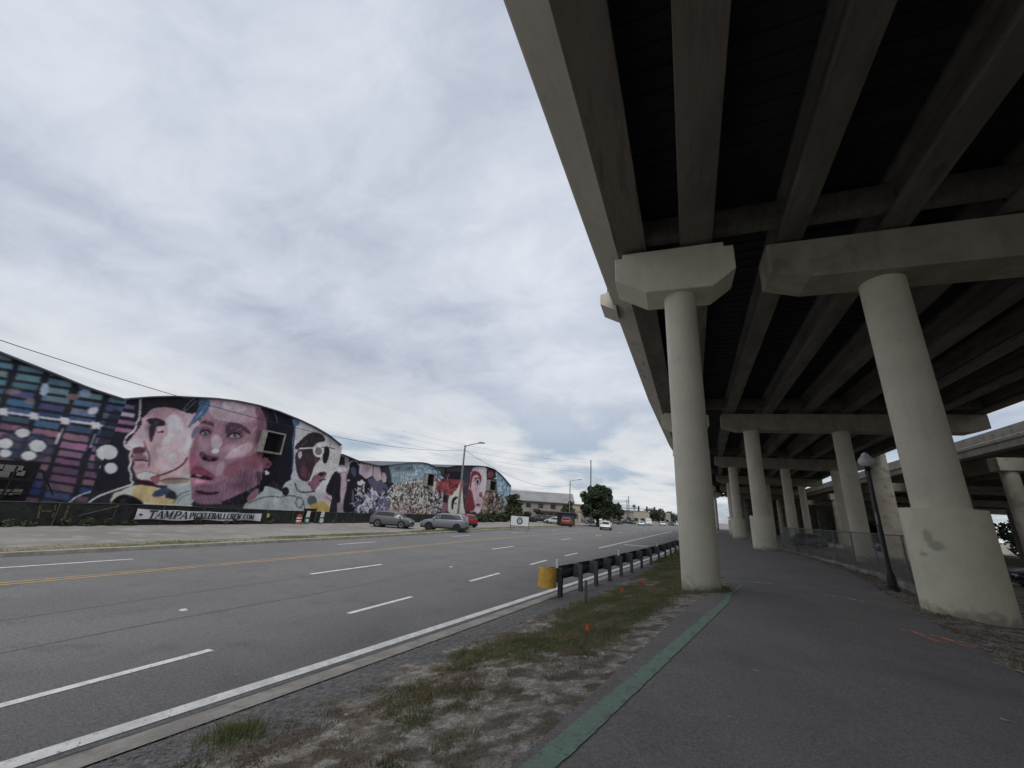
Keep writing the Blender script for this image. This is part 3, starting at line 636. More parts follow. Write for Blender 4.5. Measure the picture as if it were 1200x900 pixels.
def paint_second(p):
    G = p.poly
    G(TA([(-200, 0), (230, 0), (200, 300), (100, 400), (150, 560), (170, 700), (-200, 760)]), (46, 46, 56), sm=1)
    for a in range(4): G(TA([(-60, 60+a*62), (180, 100+a*60), (175, 130+a*60), (-65, 92+a*62)]), [(110, 95, 130), (165, 150, 175), (150, 98, 136), (158, 104, 142)][a], sm=0)
    p.ell(*e1(TA, -15, 450), 10, 8.5, (205, 207, 206)); p.ell(*e1(TA, 0, 570), 7.5, 6.5, (205, 207, 206))
    face = TA([(225, 195), (238, 235), (195, 290), (150, 345), (112, 385), (108, 408), (155, 425), (168, 470), (152, 505), (185, 530), (162, 565), (182, 610), (200, 655), (350, 700), (470, 700), (660, 640), (700, 400), (660, 160), (560, 130), (450, 90), (380, 100), (300, 120), (250, 170)])
    G(face, (196, 158, 164), sm=1)
    G(TA([(300, 110), (420, 95), (500, 120), (440, 170), (400, 210), (320, 180), (255, 190)]), (178, 134, 146))
    G(TA([(430, 170), (520, 160), (560, 260), (480, 340), (400, 400), (375, 380), (440, 300), (415, 230)]), (208, 194, 200))
    G(TA([(540, 250), (640, 300), (600, 470), (500, 560), (400, 600), (330, 560), (300, 430), (380, 420), (420, 390)]), (204, 172, 178))
    G(TA([(420, 470), (500, 450), (500, 520), (440, 540)]), (214, 204, 206))
    G(TA([(580, 340), (620, 330), (590, 430), (550, 470)]), (216, 208, 210))
    G(TA([(258, 205), (330, 185), (405, 210), (412, 250), (350, 255), (300, 245)]), (62, 46, 62))
    G(TA([(290, 240), (350, 245), (330, 300), (310, 370), (290, 380), (285, 300)]), (74, 52, 66))
    G(TA([(330, 290), (380, 280), (412, 302), (370, 306)]), (70, 44, 58)); G(TA([(345, 275), (385, 280), (375, 296), (345, 292)]), (205, 170, 175))
    G(TA([(195, 290), (240, 230), (290, 260), (285, 330), (200, 350)]), (190, 160, 172))
    G(TA([(110, 395), (170, 345), (240, 350), (250, 400), (200, 410), (150, 415)]), (214, 184, 190))
    G(TA([(165, 420), (205, 405), (260, 415), (262, 450), (200, 470), (165, 460)]), (96, 62, 78))
    G(TA([(158, 470), (240, 450), (285, 510), (230, 520), (165, 512)]), (140, 92, 106))
    p.line(TA([(158, 512), (220, 508), (280, 516)]), (62, 32, 46), 1.1)
    G(TA([(160, 560), (230, 530), (270, 550), (200, 590)]), (170, 130, 140))
    p.line(TA([(250, 370), (262, 420), (288, 460), (290, 520), (285, 560)]), (96, 56, 68), 1.5)
    G(TA([(190, 612), (255, 590), (345, 612), (300, 648), (212, 655)]), (206, 188, 188)); p.line(TA([(190, 612), (255, 590), (345, 612), (380, 625)]), (110, 90, 96), .6)
    p.line(TA([(300, 645), (400, 615), (500, 575), (555, 530), (575, 490)]), (112, 54, 66), 2.0)
    G(TA([(175, 655), (300, 660), (345, 700), (360, 712), (200, 690)]), (64, 34, 48))
    G(TA([(300, 640), (380, 630), (350, 700), (300, 670)]), (150, 90, 104))
    G(TA([(215, 0), (760, 0), (690, 60), (630, 165), (560, 150), (470, 115), (380, 108), (300, 125), (262, 175), (228, 195), (210, 160)]), (46, 43, 52), sm=1)
    p.line(TA([(650, 30), (590, 70), (545, 130)]), (150, 150, 165), .7)
    G(TA([(0, 765), (90, 735), (180, 688), (350, 712), (420, 740), (400, 800), (600, 830), (640, 900), (0, 900)]), (206, 200, 178), sm=1)
    G(TA([(190, 690), (350, 712), (350, 780), (560, 822), (560, 850), (240, 835), (150, 770)]), (206, 176, 116))
    G(TA([(0, 820), (60, 775), (110, 765), (180, 785), (250, 830), (250, 900), (0, 900)]), (38, 36, 44))
    G(TA([(305, 765), (370, 720), (470, 705), (440, 750), (380, 785), (315, 788)]), (68, 78, 108))
    G(TA([(400, 710), (480, 640), (590, 600), (640, 640), (640, 850), (470, 850), (510, 760)]), (168, 178, 176))
    p.line(TA([(470, 830), (520, 760), (600, 740)]), (96, 110, 118), 1.2); p.line(TA([(500, 830), (540, 780), (600, 765)]), (96, 110, 118), .8)
    G(TA([(365, 665), (430, 635), (580, 640), (590, 680), (420, 690), (385, 680)]), (150, 126, 112)); p.line(TA([(365, 665), (420, 650), (590, 650)]), (60, 50, 54), .7)
    p.line(TA([(222, 50), (220, 130), (215, 190), (190, 235), (185, 285), (112, 330), (98, 385), (112, 418), (158, 430), (138, 490), (156, 525), (132, 572), (155, 612), (148, 660), (175, 688), (100, 712), (0, 745), (-120, 790), (-200, 860)]), (220, 220, 224), 1.9)
    # the frontal face
    G(TB([(165, 30), (570, 60), (640, 150), (662, 220), (650, 300), (640, 440), (660, 560), (600, 700), (520, 840), (100, 840), (88, 700), (78, 600), (72, 450), (110, 370), (150, 240), (190, 120)]), (160, 116, 130), sm=1)
    G(TB([(225, 40), (560, 70), (610, 130), (600, 200), (480, 235), (350, 215), (255, 200), (215, 120)]), (178, 148, 160))
    G(TB([(330, 60), (480, 80), (520, 140), (400, 150), (320, 110)]), (202, 178, 188))
    G(TB([(560, 100), (640, 140), (660, 240), (600, 380), (560, 380), (600, 240)]), (140, 92, 112))
    G(TB([(78, 440), (150, 470), (150, 560), (75, 590)]), (164, 90, 114))
    p.ell(*e1(TB, 200, 290), 9.5, 7, (96, 62, 86), .75, soft=.5); p.ell(*e1(TB, 415, 305), 14.5, 10.5, (84, 54, 76), .85, soft=.5)
    G(TB([(150, 235), (190, 205), (262, 228), (262, 262), (240, 250), (190, 232)]), (92, 62, 80))
    G(TB([(340, 245), (380, 222), (440, 228), (500, 258), (545, 305), (530, 320), (470, 275), (400, 262), (350, 275)]), (88, 58, 76))
    G(TB([(345, 250), (385, 250), (395, 330), (350, 300)]), (88, 56, 76), op=.8)
    for cx, cy, rx in [(195, 300, 6.2), (418, 322, 8.0)]:
        x, y = e1(TB, cx, cy); p.ell(x, y+.3, rx, 3.5, (74, 46, 62)); p.ell(x, y+.5, rx*.86, 2.5, (148, 136, 148)); p.ell(x+.6, y+.2, 2.4, 2.5, (70, 66, 76)); p.ell(x+.6, y+.2, 1.1, 1.2, (24, 22, 28)); p.ell(x+1.3, y-.6, .5, .5, (220, 220, 225))
        p.line([(x-rx, y+1), (x-rx*.4, y-2.6), (x+rx*.5, y-2.2), (x+rx, y+1.4)], (44, 26, 38), 1.0)
    G(TB([(340, 370), (420, 362), (480, 350), (470, 392), (400, 400)]), (150, 104, 126), op=.7)
    G(TB([(255, 310), (318, 322), (330, 380), (300, 425), (250, 432), (235, 370)]), (190, 166, 178), op=.8)
    G(TB([(235, 430), (300, 420), (300, 455), (250, 462)]), (218, 198, 206))
    G(TB([(140, 455), (185, 440), (200, 470), (240, 478), (300, 485), (296, 512), (250, 522), (195, 518), (165, 495)]), (108, 66, 86))
    G(TB([(190, 500), (240, 505), (280, 500), (260, 518), (200, 516)]), (40, 22, 34))
    G(TB([(400, 430), (520, 365), (565, 395), (520, 470), (400, 500), (320, 500)]), (192, 160, 174), op=.75); G(TB([(300, 530), (345, 510), (330, 600), (290, 640), (262, 600)]), (188, 154, 168), op=.7)
    G(TB([(520, 480), (620, 440), (640, 520), (560, 600), (440, 620), (350, 650), (325, 580), (400, 520)]), (150, 88, 108))
    G(TB([(90, 700), (180, 705), (260, 700), (330, 650), (480, 610), (610, 560), (620, 660), (560, 740), (430, 800), (300, 842), (100, 842)]), (138, 96, 118), streak=16)
    G(TB([(430, 560), (540, 540), (600, 600), (560, 680), (440, 640)]), (142, 98, 120), streak=30, op=.8)
    G(TB([(85, 592), (105, 562), (150, 558), (190, 572), (240, 602), (280, 652), (215, 640), (140, 618), (85, 630)]), (152, 62, 88))
    G(TB([(84, 622), (140, 608), (200, 626), (272, 655), (210, 662), (130, 640), (88, 640)]), (58, 32, 46))
    G(TB([(110, 620), (150, 614), (185, 630), (140, 634)]), (158, 140, 150))
    G(TB([(86, 640), (140, 648), (240, 664), (262, 668), (215, 702), (130, 694), (92, 670)]), (196, 114, 140)); G(TB([(120, 655), (190, 668), (170, 685), (120, 675)]), (218, 152, 170))
    G(TB([(115, 735), (160, 738), (210, 755), (310, 745), (290, 765), (210, 775), (140, 760)]), (58, 30, 44))
    G(TB([(280, 842), (400, 790), (520, 735), (600, 690), (640, 710), (560, 790), (480, 850)]), (44, 40, 48))
    G(TB([(600, 60), (720, 90), (860, 160), (900, 300), (868, 360), (872, 560), (830, 650), (740, 690), (700, 660), (640, 760), (600, 730), (640, 600), (620, 500), (650, 400), (660, 220), (630, 140)]), (36, 33, 42), sm=1)
    for i in range(16):
        x = 590+i*17; p.line(TB([(x, 600), (x+6, 680+37*math.sin(i*2.1)+40)]), (38, 34, 44), 1.1)
    for q in ([(710, 130), (740, 210), (735, 225)], [(850, 190), (868, 330), (850, 500), (830, 600)], [(800, 180), (850, 270)], [(780, 160), (800, 240), (820, 300)]): p.line(TB(q), (70, 98, 140), 1.1)
    G(TB([(625, 500), (650, 480), (700, 530), (690, 560), (650, 580), (630, 560)]), (150, 84, 102)); G(TB([(650, 530), (690, 535), (670, 560)]), (92, 44, 60))
    for dx, dy in ((655, 595), (668, 608), (658, 612)): p.ell(*e1(TB, dx, dy), 1.6, 1.6, (228, 228, 232))
    G(TB([(150, 30), (230, 60), (235, 110), (180, 180), (110, 235), (45, 280), (110, 190), (150, 110)]), (64, 98, 142))
    for q in ([(215, 80), (150, 170), (60, 265)], [(130, 60), (60, 130), (20, 150)], [(140, 230), (90, 350)], [(190, 110), (140, 200)]): p.line(TB(q), (128, 150, 180), .7)
    G(TB([(100, 280), (150, 240), (140, 300), (90, 360)]), (90, 112, 150))
    G(TB([(480, 850), (560, 790), (640, 740), (640, 700), (720, 720), (800, 760), (870, 760), (900, 900), (480, 900)]), (168, 176, 174), sm=1)
    p.line(TB([(520, 835), (620, 790), (720, 780), (790, 800), (830, 850)]), (70, 72, 76), .9)
    G(TB([(500, 800), (570, 730), (600, 720), (600, 770), (530, 830)]), (150, 100, 118))
    def S_(f, x, y, rx, ry, col, op): p.ell(*e1(f, x, y), rx, ry, col, op, soft=1.0)
    for (x, y, rx, ry, col, op) in [(610, 330, 9, 26, (92, 58, 78), .75), (640, 200, 8, 18, (110, 72, 92), .6), (110, 400, 6, 22, (120, 80, 98), .5), (350, 240, 12, 6, (124, 86, 104), .5), (560, 560, 12, 9, (120, 64, 88), .5), (470, 700, 20, 8, (84, 50, 72), .6), (120, 480, 6, 12, (196, 104, 132), .5), (300, 260, 7, 6, (150, 104, 124), .6), (330, 330, 5, 12, (132, 90, 112), .45),
                                 (240, 560, 9, 5, (206, 160, 176), .5), (420, 430, 14, 9, (212, 188, 196), .45), (190, 395, 8, 8, (196, 164, 178), .5), (130, 300, 5, 8, (140, 100, 124), .4), (170, 760, 14, 4, (70, 40, 58), .5), (190, 700, 10, 3, (110, 62, 84), .6),
                                 (300, 110, 18, 7, (206, 184, 194), .4), (560, 200, 10, 16, (166, 100, 124), .45), (400, 345, 11, 4, (120, 80, 102), .5), (200, 335, 8, 3, (126, 84, 106), .5), (205, 480, 9, 3, (50, 26, 40), .35)]: S_(TB, x, y, rx, ry, col, op)
    for (x, y, rx, ry, col, op) in [(300, 270, 9, 9, (72, 46, 62), .6), (220, 380, 8, 6, (206, 180, 186), .4), (330, 480, 6, 14, (150, 104, 118), .45), (450, 520, 16, 9, (182, 138, 150), .4), (200, 560, 6, 5, (190, 150, 158), .5), (250, 620, 9, 5, (214, 196, 196), .4), (520, 300, 12, 14, (214, 196, 200), .35), (180, 440, 6, 4, (88, 54, 70), .5)]: S_(TA, x, y, rx, ry, col, op)
    for (x, y, rx, ry, col, op) in [(415, 300, 13, 8, (78, 50, 68), .45), (200, 290, 9, 6, (86, 56, 74), .4), (230, 500, 14, 6, (112, 66, 88), .5), (340, 620, 14, 10, (132, 78, 98), .4), (150, 560, 7, 5, (110, 60, 84), .4), (500, 640, 14, 12, (88, 54, 76), .55)]: S_(TB, x, y, rx, ry, col, op)
    for cx, cy, rx in [(195, 300, 5.6), (418, 322, 7.4)]:
        x, y = e1(TB, cx, cy); p.ell(x, y+.5, rx, 2.3, (150, 138, 150)); p.ell(x+.6, y+.2, 2.2, 2.4, (58, 52, 62)); p.ell(x+1.2, y-.6, .6, .6, (226, 226, 232)); p.line([(x-rx, y+1), (x-rx*.4, y-2.4), (x+rx*.5, y-2.1), (x+rx, y+1.4)], (36, 20, 30), 1.1)
    G(TB([(165, 490), (200, 480), (215, 505), (180, 512)]), (42, 22, 34)); G(TB([(235, 498), (285, 492), (275, 515), (240, 516)]), (42, 22, 34))
    G(TB([(84, 622), (140, 608), (200, 626), (272, 655), (210, 662), (130, 640), (88, 640)]), (46, 24, 38)); G(TB([(110, 620), (150, 614), (185, 630), (140, 634)]), (166, 148, 158))
    G(TB([(250, 330), (300, 330), (312, 390), (280, 420), (255, 410)]), (204, 182, 192), op=.35)
    r2 = random.Random(77)
    def dabs(f, n, x0, y0, x1, y1, cols, ln, wd, ang):
        for _ in range(n):
            x = r2.uniform(x0, x1); y = r2.uniform(y0, y1); a = ang+r2.uniform(-.5, .5); l_ = ln*r2.uniform(.5, 1.3)
            p.line([f([(x, y)])[0], f([(x+math.cos(a)*l_, y+math.sin(a)*l_)])[0]], r2.choice(cols), wd*r2.uniform(.5, 1.2), op=.17)
    dabs(TB, 150, 120, 60, 600, 420, [(214, 192, 200), (150, 104, 124), (190, 150, 166), (134, 90, 112)], 34, 1.0, 2.2)
    dabs(TB, 190, 110, 560, 600, 820, [(168, 128, 146), (92, 56, 78), (146, 98, 120), (190, 156, 170)], 46, .8, 1.55)
    dabs(TA, 130, 260, 150, 600, 620, [(220, 206, 208), (176, 136, 146), (204, 178, 184), (150, 106, 118)], 40, 1.0, 2.3)
    dabs(TB, 40, 620, 120, 860, 640, [(60, 58, 72), (78, 96, 132), (30, 28, 36)], 60, .8, 1.4)
    dabs(TA, 50, 230, 40, 620, 140, [(70, 66, 76), (34, 32, 40)], 50, 1.0, .1)
    dabs(TA, 40, 0, 720, 600, 830, [(222, 212, 184), (170, 140, 92), (190, 186, 170)], 40, .9, .6)
    # bespectacled head in profile
    G(TC([(70, 60), (470, 300), (470, 420), (470, 860), (60, 860), (100, 640), (60, 560), (95, 440), (85, 300)]), (184, 182, 180), sm=1)
    G(TC([(-30, 40), (30, 60), (90, 110), (110, 200), (90, 340), (90, 500), (60, 600), (20, 640), (-40, 640)]), (38, 38, 50), sm=1); p.line(TC([(80, 130), (105, 220), (80, 300), (92, 420), (80, 520)]), (72, 98, 142), 1.6)
    G(TC([(80, 130), (140, 150), (130, 190), (90, 180)]), (88, 120, 156))
    G(TC([(95, 345), (140, 300), (195, 245), (260, 232), (320, 262), (335, 305), (270, 310), (235, 350), (235, 372), (110, 370)]), (58, 50, 58))
    G(TC([(105, 365), (245, 365), (300, 410), (290, 440), (250, 480), (235, 560), (200, 610), (150, 600), (120, 560), (100, 470)]), (70, 52, 62))
    G(TC([(120, 390), (150, 370), (155, 420), (130, 440)]), (180, 168, 170)); G(TC([(140, 500), (180, 480), (200, 540), (180, 590), (140, 560)]), (112, 60, 78))
    G(TC([(300, 300), (400, 340), (420, 400), (400, 500), (370, 620), (310, 700), (250, 690), (290, 560), (250, 520), (300, 430), (270, 330)]), (196, 190, 186))
    G(TC([(318, 350), (345, 335), (365, 370), (352, 440), (330, 480), (305, 450)]), (46, 38, 48)); p.line(TC([(135, 358), (250, 352)]), (214, 214, 214), 1.6)
    p.ell(*e1(TC, 278, 375), 6.5, 7.5, (206, 204, 202)); p.ell(*e1(TC, 278, 378), 4, 4.6, (120, 112, 112)); p.line(TC([(300, 350), (350, 348), (400, 360)]), (60, 52, 56), 1)
    G(TC([(200, 600), (270, 545), (340, 530), (335, 570), (290, 620), (240, 690), (190, 680), (195, 640)]), (138, 88, 112)); G(TC([(270, 540), (340, 528), (330, 560), (285, 570)]), (66, 34, 48))
    p.line(TC([(250, 500), (230, 560), (215, 600)]), (222, 216, 216), 1.6); p.line(TC([(285, 600), (330, 590)]), (60, 34, 46), 1.2)
    dabs(TC, 90, 110, 240, 420, 700, [(206, 202, 200), (60, 44, 54), (150, 110, 128), (96, 72, 84), (186, 176, 176)], 46, 1.0, 1.9)
    G(TC([(0, 640), (60, 590), (130, 590), (220, 640), (240, 720), (180, 830), (0, 860)]), (168, 174, 174)); p.line(TC([(100, 620), (120, 680), (170, 690), (250, 680)]), (56, 50, 56), 1.3); p.line(TC([(0, 720), (60, 710), (160, 730), (170, 790)]), (70, 72, 78), 1)
    p.ell(*e1(TC, 135, 765), 5, 7, (110, 116, 120)); p.ell(*e1(TC, 135, 765), 3.5, 5, (168, 174, 172))
    p.ell(*e1(TC, 30, 680), 4, 5, (40, 38, 46)); G(TC([(190, 720), (260, 710), (270, 780), (200, 790)]), (92, 96, 104))
    G(TC([(190, 790), (300, 752), (350, 770), (375, 860), (190, 860)]), (204, 168, 78))
    dabs(TC, 60, -10, 600, 250, 830, [(206, 208, 206), (96, 100, 104), (60, 60, 66), (150, 158, 158)], 40, .8, .8); G(TC([(340, 640), (400, 520), (450, 540), (450, 780), (400, 770), (330, 690)]), (42, 38, 46))
    G(TC([(305, 690), (340, 690), (420, 750), (540, 830), (540, 870), (440, 860), (380, 790), (305, 740)]), (186, 158, 170)); p.line(TC([(330, 720), (400, 770), (450, 830)]), (120, 84, 100), 1)

def scribble(p, reg, cols, n, seed, sz=4, wd=.8):
    r = random.Random(seed); x0, y0, x1, y1 = reg
    for _ in range(n):
        x = r.uniform(x0, x1); y = r.uniform(y0, y1); a = r.uniform(0, 6.28); pts = [(x, y)]
        for k in range(3): a += r.uniform(-1.4, 1.4); x += math.cos(a)*sz*.5; y += math.sin(a)*sz*.6; pts.append((x, y))
        p.line(pts, r.choice(cols), wd*r.uniform(.6, 1.3))
def paint_third(p):
    G = p.poly
    G([(395, 528), (409, 534), (409, 610), (395, 610)], (150, 136, 146), sm=0)
    G(TD([(-60, 20), (40, 60), (40, 150), (-60, 150)]), (44, 42, 50), sm=0)
    G(TD([(-70, 250), (0, 240), (0, 590), (-80, 580)]), (44, 40, 48), sm=1)
    G(TD([(-60, 170), (60, 170), (80, 230), (-60, 230)]), (198, 194, 196), sm=1)
    G(TD([(0, 230), (60, 240), (40, 600), (-20, 600)]), (182, 152, 166), sm=1)
    G(TD([(90, 130), (120, 100), (170, 100), (200, 130), (205, 240), (300, 330), (330, 380), (200, 420), (205, 560), (150, 720), (20, 720), (25, 560), (70, 400), (60, 270), (90, 230)]), (42, 42, 52), sm=1)
    G(TD([(110, 170), (160, 170), (180, 250), (160, 300), (110, 240)]), (74, 80, 104)); p.line(TD([(85, 200), (90, 130), (130, 95), (185, 105), (205, 150)]), (206, 200, 206), .9)
    G(TD([(70, 320), (100, 315), (95, 340), (70, 345)]), (190, 186, 190)); G(TD([(120, 440), (150, 440), (150, 620), (125, 620)]), (96, 96, 112))
    G(TD([(215, 125), (375, 150), (368, 270), (290, 315), (205, 245)]), (184, 160, 170), sm=0); G(TD([(250, 160), (340, 170), (330, 250), (260, 240)]), (172, 144, 158))
    G(TD([(382, 160), (450, 170), (470, 250), (468, 320), (420, 342), (370, 290)]), (182, 158, 166), sm=0)
    G(TD([(480, 240), (515, 235), (532, 290), (525, 345), (495, 360), (468, 310)]), (186, 166, 160), sm=0)
    G(TD([(300, 320), (370, 290), (420, 348), (470, 325), (500, 365), (540, 380), (580, 560), (580, 740), (130, 740), (180, 600), (230, 500), (330, 470), (340, 380)]), (92, 88, 118), sm=1)
    G(TD([(250, 400), (310, 355), (345, 380), (325, 470), (270, 590), (200, 570), (215, 470)]), (40, 40, 50), sm=1)
    G(TD([(175, 345), (225, 340), (242, 305), (262, 350), (290, 350), (250, 385), (200, 390)]), (206, 206, 206)); p.line(TD([(235, 400), (205, 480), (195, 580)]), (190, 190, 196), .7); p.line(TD([(240, 430), (290, 500)]), (190, 180, 170), .8)
    G(TD([(440, 130), (560, 150), (590, 200), (580, 300), (590, 380), (540, 360), (520, 240), (470, 210)]), (62, 64, 86), sm=1)
    scribble(p, (416, 575, 456, 604), [(200, 200, 206), (44, 44, 54), (120, 114, 150), (186, 182, 190)], 90, 3, 5, 1.5)
    G(TD([(545, 140), (700, 118), (860, 108), (1000, 135), (1150, 190), (1220, 300), (1100, 330), (900, 300), (700, 360), (590, 380), (580, 240)]), (124, 150, 164), sm=1)
    G(TD([(590, 370), (760, 350), (1000, 310), (1200, 290), (1260, 740), (570, 740), (580, 520)]), (180, 176, 160), sm=1)
    G(TD([(980, 130), (1200, 220), (1210, 330), (1060, 300)]), (140, 172, 186))
    # mock lettering rows: strokes only, nothing legible in the photograph
    for row, (y, n, x0, x1, c) in enumerate([(549, 9, 463, 489, (96, 92, 118)), (556, 12, 460, 497, (184, 190, 192)), (562, 10, 470, 496, (196, 198, 192)), (568.5, 11, 462, 496, (60, 56, 60)), (574, 12, 462, 500, (70, 66, 62))]):
        r = random.Random(row)
        for k in range(n):
            x = x0+(x1-x0)*k/n; h = 2.4
            for q in r.choice([[[(0, -h), (0, h)], [(0, -h), (2, -h)]], [[(0, h), (1, -h), (2, h)]], [[(0, -h), (0, h), (2, h)]], [[(0, h), (0, -h), (2, h), (2, -h)]], [[(2, -h), (0, -h*.6), (2, h*.4), (0, h)]]]):
                p.line([(x+a, y+b) for a, b in q], c, .75)
    p.ell(478.5, 573, 3.2, 4.6, (186, 180, 160)); p.ell(478.5, 573, 3.2, 4.6, (84, 78, 70), ring=.28)
    scribble(p, (458, 570, 512, 604), [(52, 50, 56), (206, 202, 190), (120, 110, 100), (70, 66, 74), (210, 206, 200), (150, 130, 90)], 330, 5, 4.2, 1.0)
    scribble(p, (486, 545, 512, 562), [(90, 120, 150), (170, 196, 206), (120, 150, 168)], 50, 9, 4, .8)
    scribble(p, (458, 594, 500, 606), [(150, 110, 110), (190, 170, 160), (96, 60, 66)], 60, 11, 4, 1.3)
    for q in ([(1090, 330), (1150, 345), (1200, 370)], [(1080, 480), (1150, 430), (1190, 400)], [(1140, 260), (1200, 270)], [(1060, 200), (1110, 190), (1140, 260), (1120, 330)]): p.line(TD(q), (50, 60, 78), .9)
    # red swirl at the joint and small heads below it
    G(TE([(100, 420), (180, 330), (260, 310), (420, 330), (440, 450), (360, 500), (260, 500), (190, 470), (110, 500)]), (150, 58, 66), sm=1, streak=26)
    scribble(p, (512, 562, 541, 580), [(112, 34, 44), (176, 92, 98), (90, 50, 60), (168, 60, 62)], 60, 13, 6, 1.1)
    scribble(p, (506, 575, 522, 604), [(52, 50, 58), (190, 186, 190), (100, 96, 110)], 60, 15, 5, 1.1)

def paint_fourth(p):
    G = p.poly
    G(TE([(60, 130), (600, 130), (600, 740), (60, 740)]), (62, 64, 74), sm=0)
    G(TE([(220, 225), (400, 225), (400, 320), (230, 310)]), (36, 38, 46), sm=0)
    G(TE([(60, 300), (180, 330), (260, 310), (430, 330), (440, 450), (360, 500), (260, 500), (190, 470), (60, 500)]), (152, 60, 68), sm=1, streak=26)
    scribble(p, (506, 562, 541, 580), [(112, 34, 44), (176, 92, 98), (90, 50, 60), (168, 60, 62)], 70, 17, 6, 1.2)
    G(TE([(60, 480), (200, 480), (250, 500), (255, 740), (60, 740)]), (120, 84, 100), sm=1); G(TE([(160, 510), (200, 485), (245, 520), (240, 600), (210, 580), (180, 600)]), (44, 34, 44))
    G(TE([(160, 590), (230, 580), (240, 690), (150, 700)]), (142, 96, 112))
    G(TE([(255, 500), (300, 510), (320, 460), (360, 430), (400, 330), (420, 450), (430, 620), (450, 700), (450, 740), (245, 740)]), (204, 200, 180), sm=1)
    G(TE([(290, 600), (300, 540), (340, 515), (380, 530), (340, 545), (315, 600), (310, 680), (290, 670)]), (42, 36, 42)); p.line(TE([(325, 600), (350, 605)]), (60, 50, 54), 1.1)
    G(TE([(520, 190), (610, 165), (720, 170), (720, 400), (700, 450), (660, 560), (640, 700), (470, 700), (440, 620), (500, 420)]), (190, 160, 166), sm=1)
    G(TE([(600, 180), (705, 175), (700, 400), (650, 560), (620, 480), (640, 300)]), (204, 186, 188)); G(TE([(520, 230), (560, 215), (620, 235), (645, 300), (640, 360), (620, 300), (590, 260), (550, 270), (530, 320), (520, 420), (500, 430)]), (140, 48, 60))
    G(TE([(490, 420), (530, 440), (550, 560), (580, 680), (450, 700), (440, 640)]), (134, 52, 64)); G(TE([(530, 330), (560, 400), (560, 500), (530, 460)]), (206, 164, 170))
    G(TE([(560, 300), (600, 290), (635, 330), (625, 380), (585, 385), (565, 350)]), (112, 52, 64)); p.ell(*e1(TE, 597, 343), 2.6, 3.2, (190, 170, 174)); p.ell(*e1(TE, 598, 345), 1.4, 2.2, (44, 30, 36))
    G(TE([(610, 470), (650, 460), (655, 520), (620, 540)]), (158, 92, 100)); G(TE([(570, 608), (610, 600), (640, 615), (610, 632), (580, 628)]), (132, 50, 60)); G(TE([(560, 640), (640, 640), (630, 720), (550, 720)]), (206, 184, 186))
    G(TE([(700, 160), (780, 190), (830, 260), (825, 440), (710, 440)]), (52, 48, 56), sm=1); G(TE([(715, 230), (760, 210), (790, 250), (760, 300), (720, 300)]), (134, 62, 66))
    G(TE([(690, 430), (830, 430), (830, 740), (640, 740), (660, 560)]), (150, 120, 108), sm=1, streak=24); G(TE([(720, 560), (760, 530), (770, 620), (730, 740), (700, 740)]), (84, 76, 64)); G(TE([(780, 440), (815, 430), (815, 560), (790, 600)]), (186, 168, 150))
    G(TE([(800, 190), (900, 250), (1000, 400), (1000, 740), (800, 740), (820, 560), (830, 400)]), (142, 176, 192), sm=1)
    G(TE([(810, 560), (840, 530), (880, 570), (870, 620), (820, 640)]), (152, 84, 84)); G(TE([(800, 640), (980, 620), (980, 740), (800, 740)]), (176, 172, 168), sm=1)
    scribble(p, (583, 555, 598, 594), [(92, 128, 160), (196, 212, 218), (112, 140, 120), (110, 150, 178)], 80, 21, 4.5, 1.0)
    scribble(p, (566, 580, 590, 602), [(60, 50, 50), (186, 172, 150), (130, 84, 76), (110, 116, 90)], 70, 23, 5, 1.2)

def wallmat(name, keep=1.0):
    m = bpy.data.materials.new(name); m.use_nodes = True; t = m.node_tree; b = t.nodes['Principled BSDF']; b.inputs['Roughness'].default_value = .75
    b.inputs['Specular IOR Level'].default_value = .2
    a = t.nodes.new('ShaderNodeAttribute'); a.attribute_name = 'paint'; n = t.nodes.new('ShaderNodeTexNoise'); n.inputs['Scale'].default_value = 1.6; n.inputs['Detail'].default_value = 8
    mr = t.nodes.new('ShaderNodeMapRange'); mr.inputs[1].default_value = .3; mr.inputs[2].default_value = .7; mr.inputs[3].default_value = .84; mr.inputs[4].default_value = 1.12
    t.links.new(n.outputs[0], mr.inputs[0]); cb = t.nodes.new('ShaderNodeCombineXYZ')
    for i in range(3): t.links.new(mr.outputs[0], cb.inputs[i])
    tcn = t.nodes.new('ShaderNodeTexCoord'); t.links.new(tcn.outputs['Object'], n.inputs[0])
    x = t.nodes.new('ShaderNodeMixRGB'); x.blend_type = 'MULTIPLY'; x.inputs[0].default_value = 1; t.links.new(a.outputs['Color'], x.inputs[1]); t.links.new(cb.outputs[0], x.inputs[2])
    t.links.new(x.outputs[0], b.inputs['Base Color']); return m
M['mural'] = wallmat('painted wall')
MURAL_GAIN = 1.3
def fnoise(x, y, s, seed):
    r = np.random.default_rng(seed); G = r.random((64, 64)); X = x*s+200; Y = y*s+200; xi = np.floor(X).astype(int); yi = np.floor(Y).astype(int); fx = X-xi; fy = Y-yi; fx = fx*fx*(3-2*fx); fy = fy*fy*(3-2*fy)
    g_ = lambda a, b: G[a % 64, b % 64]
    return (g_(xi, yi)*(1-fx)+g_(xi+1, yi)*fx)*(1-fy)+(g_(xi, yi+1)*(1-fx)+g_(xi+1, yi+1)*fx)*fy
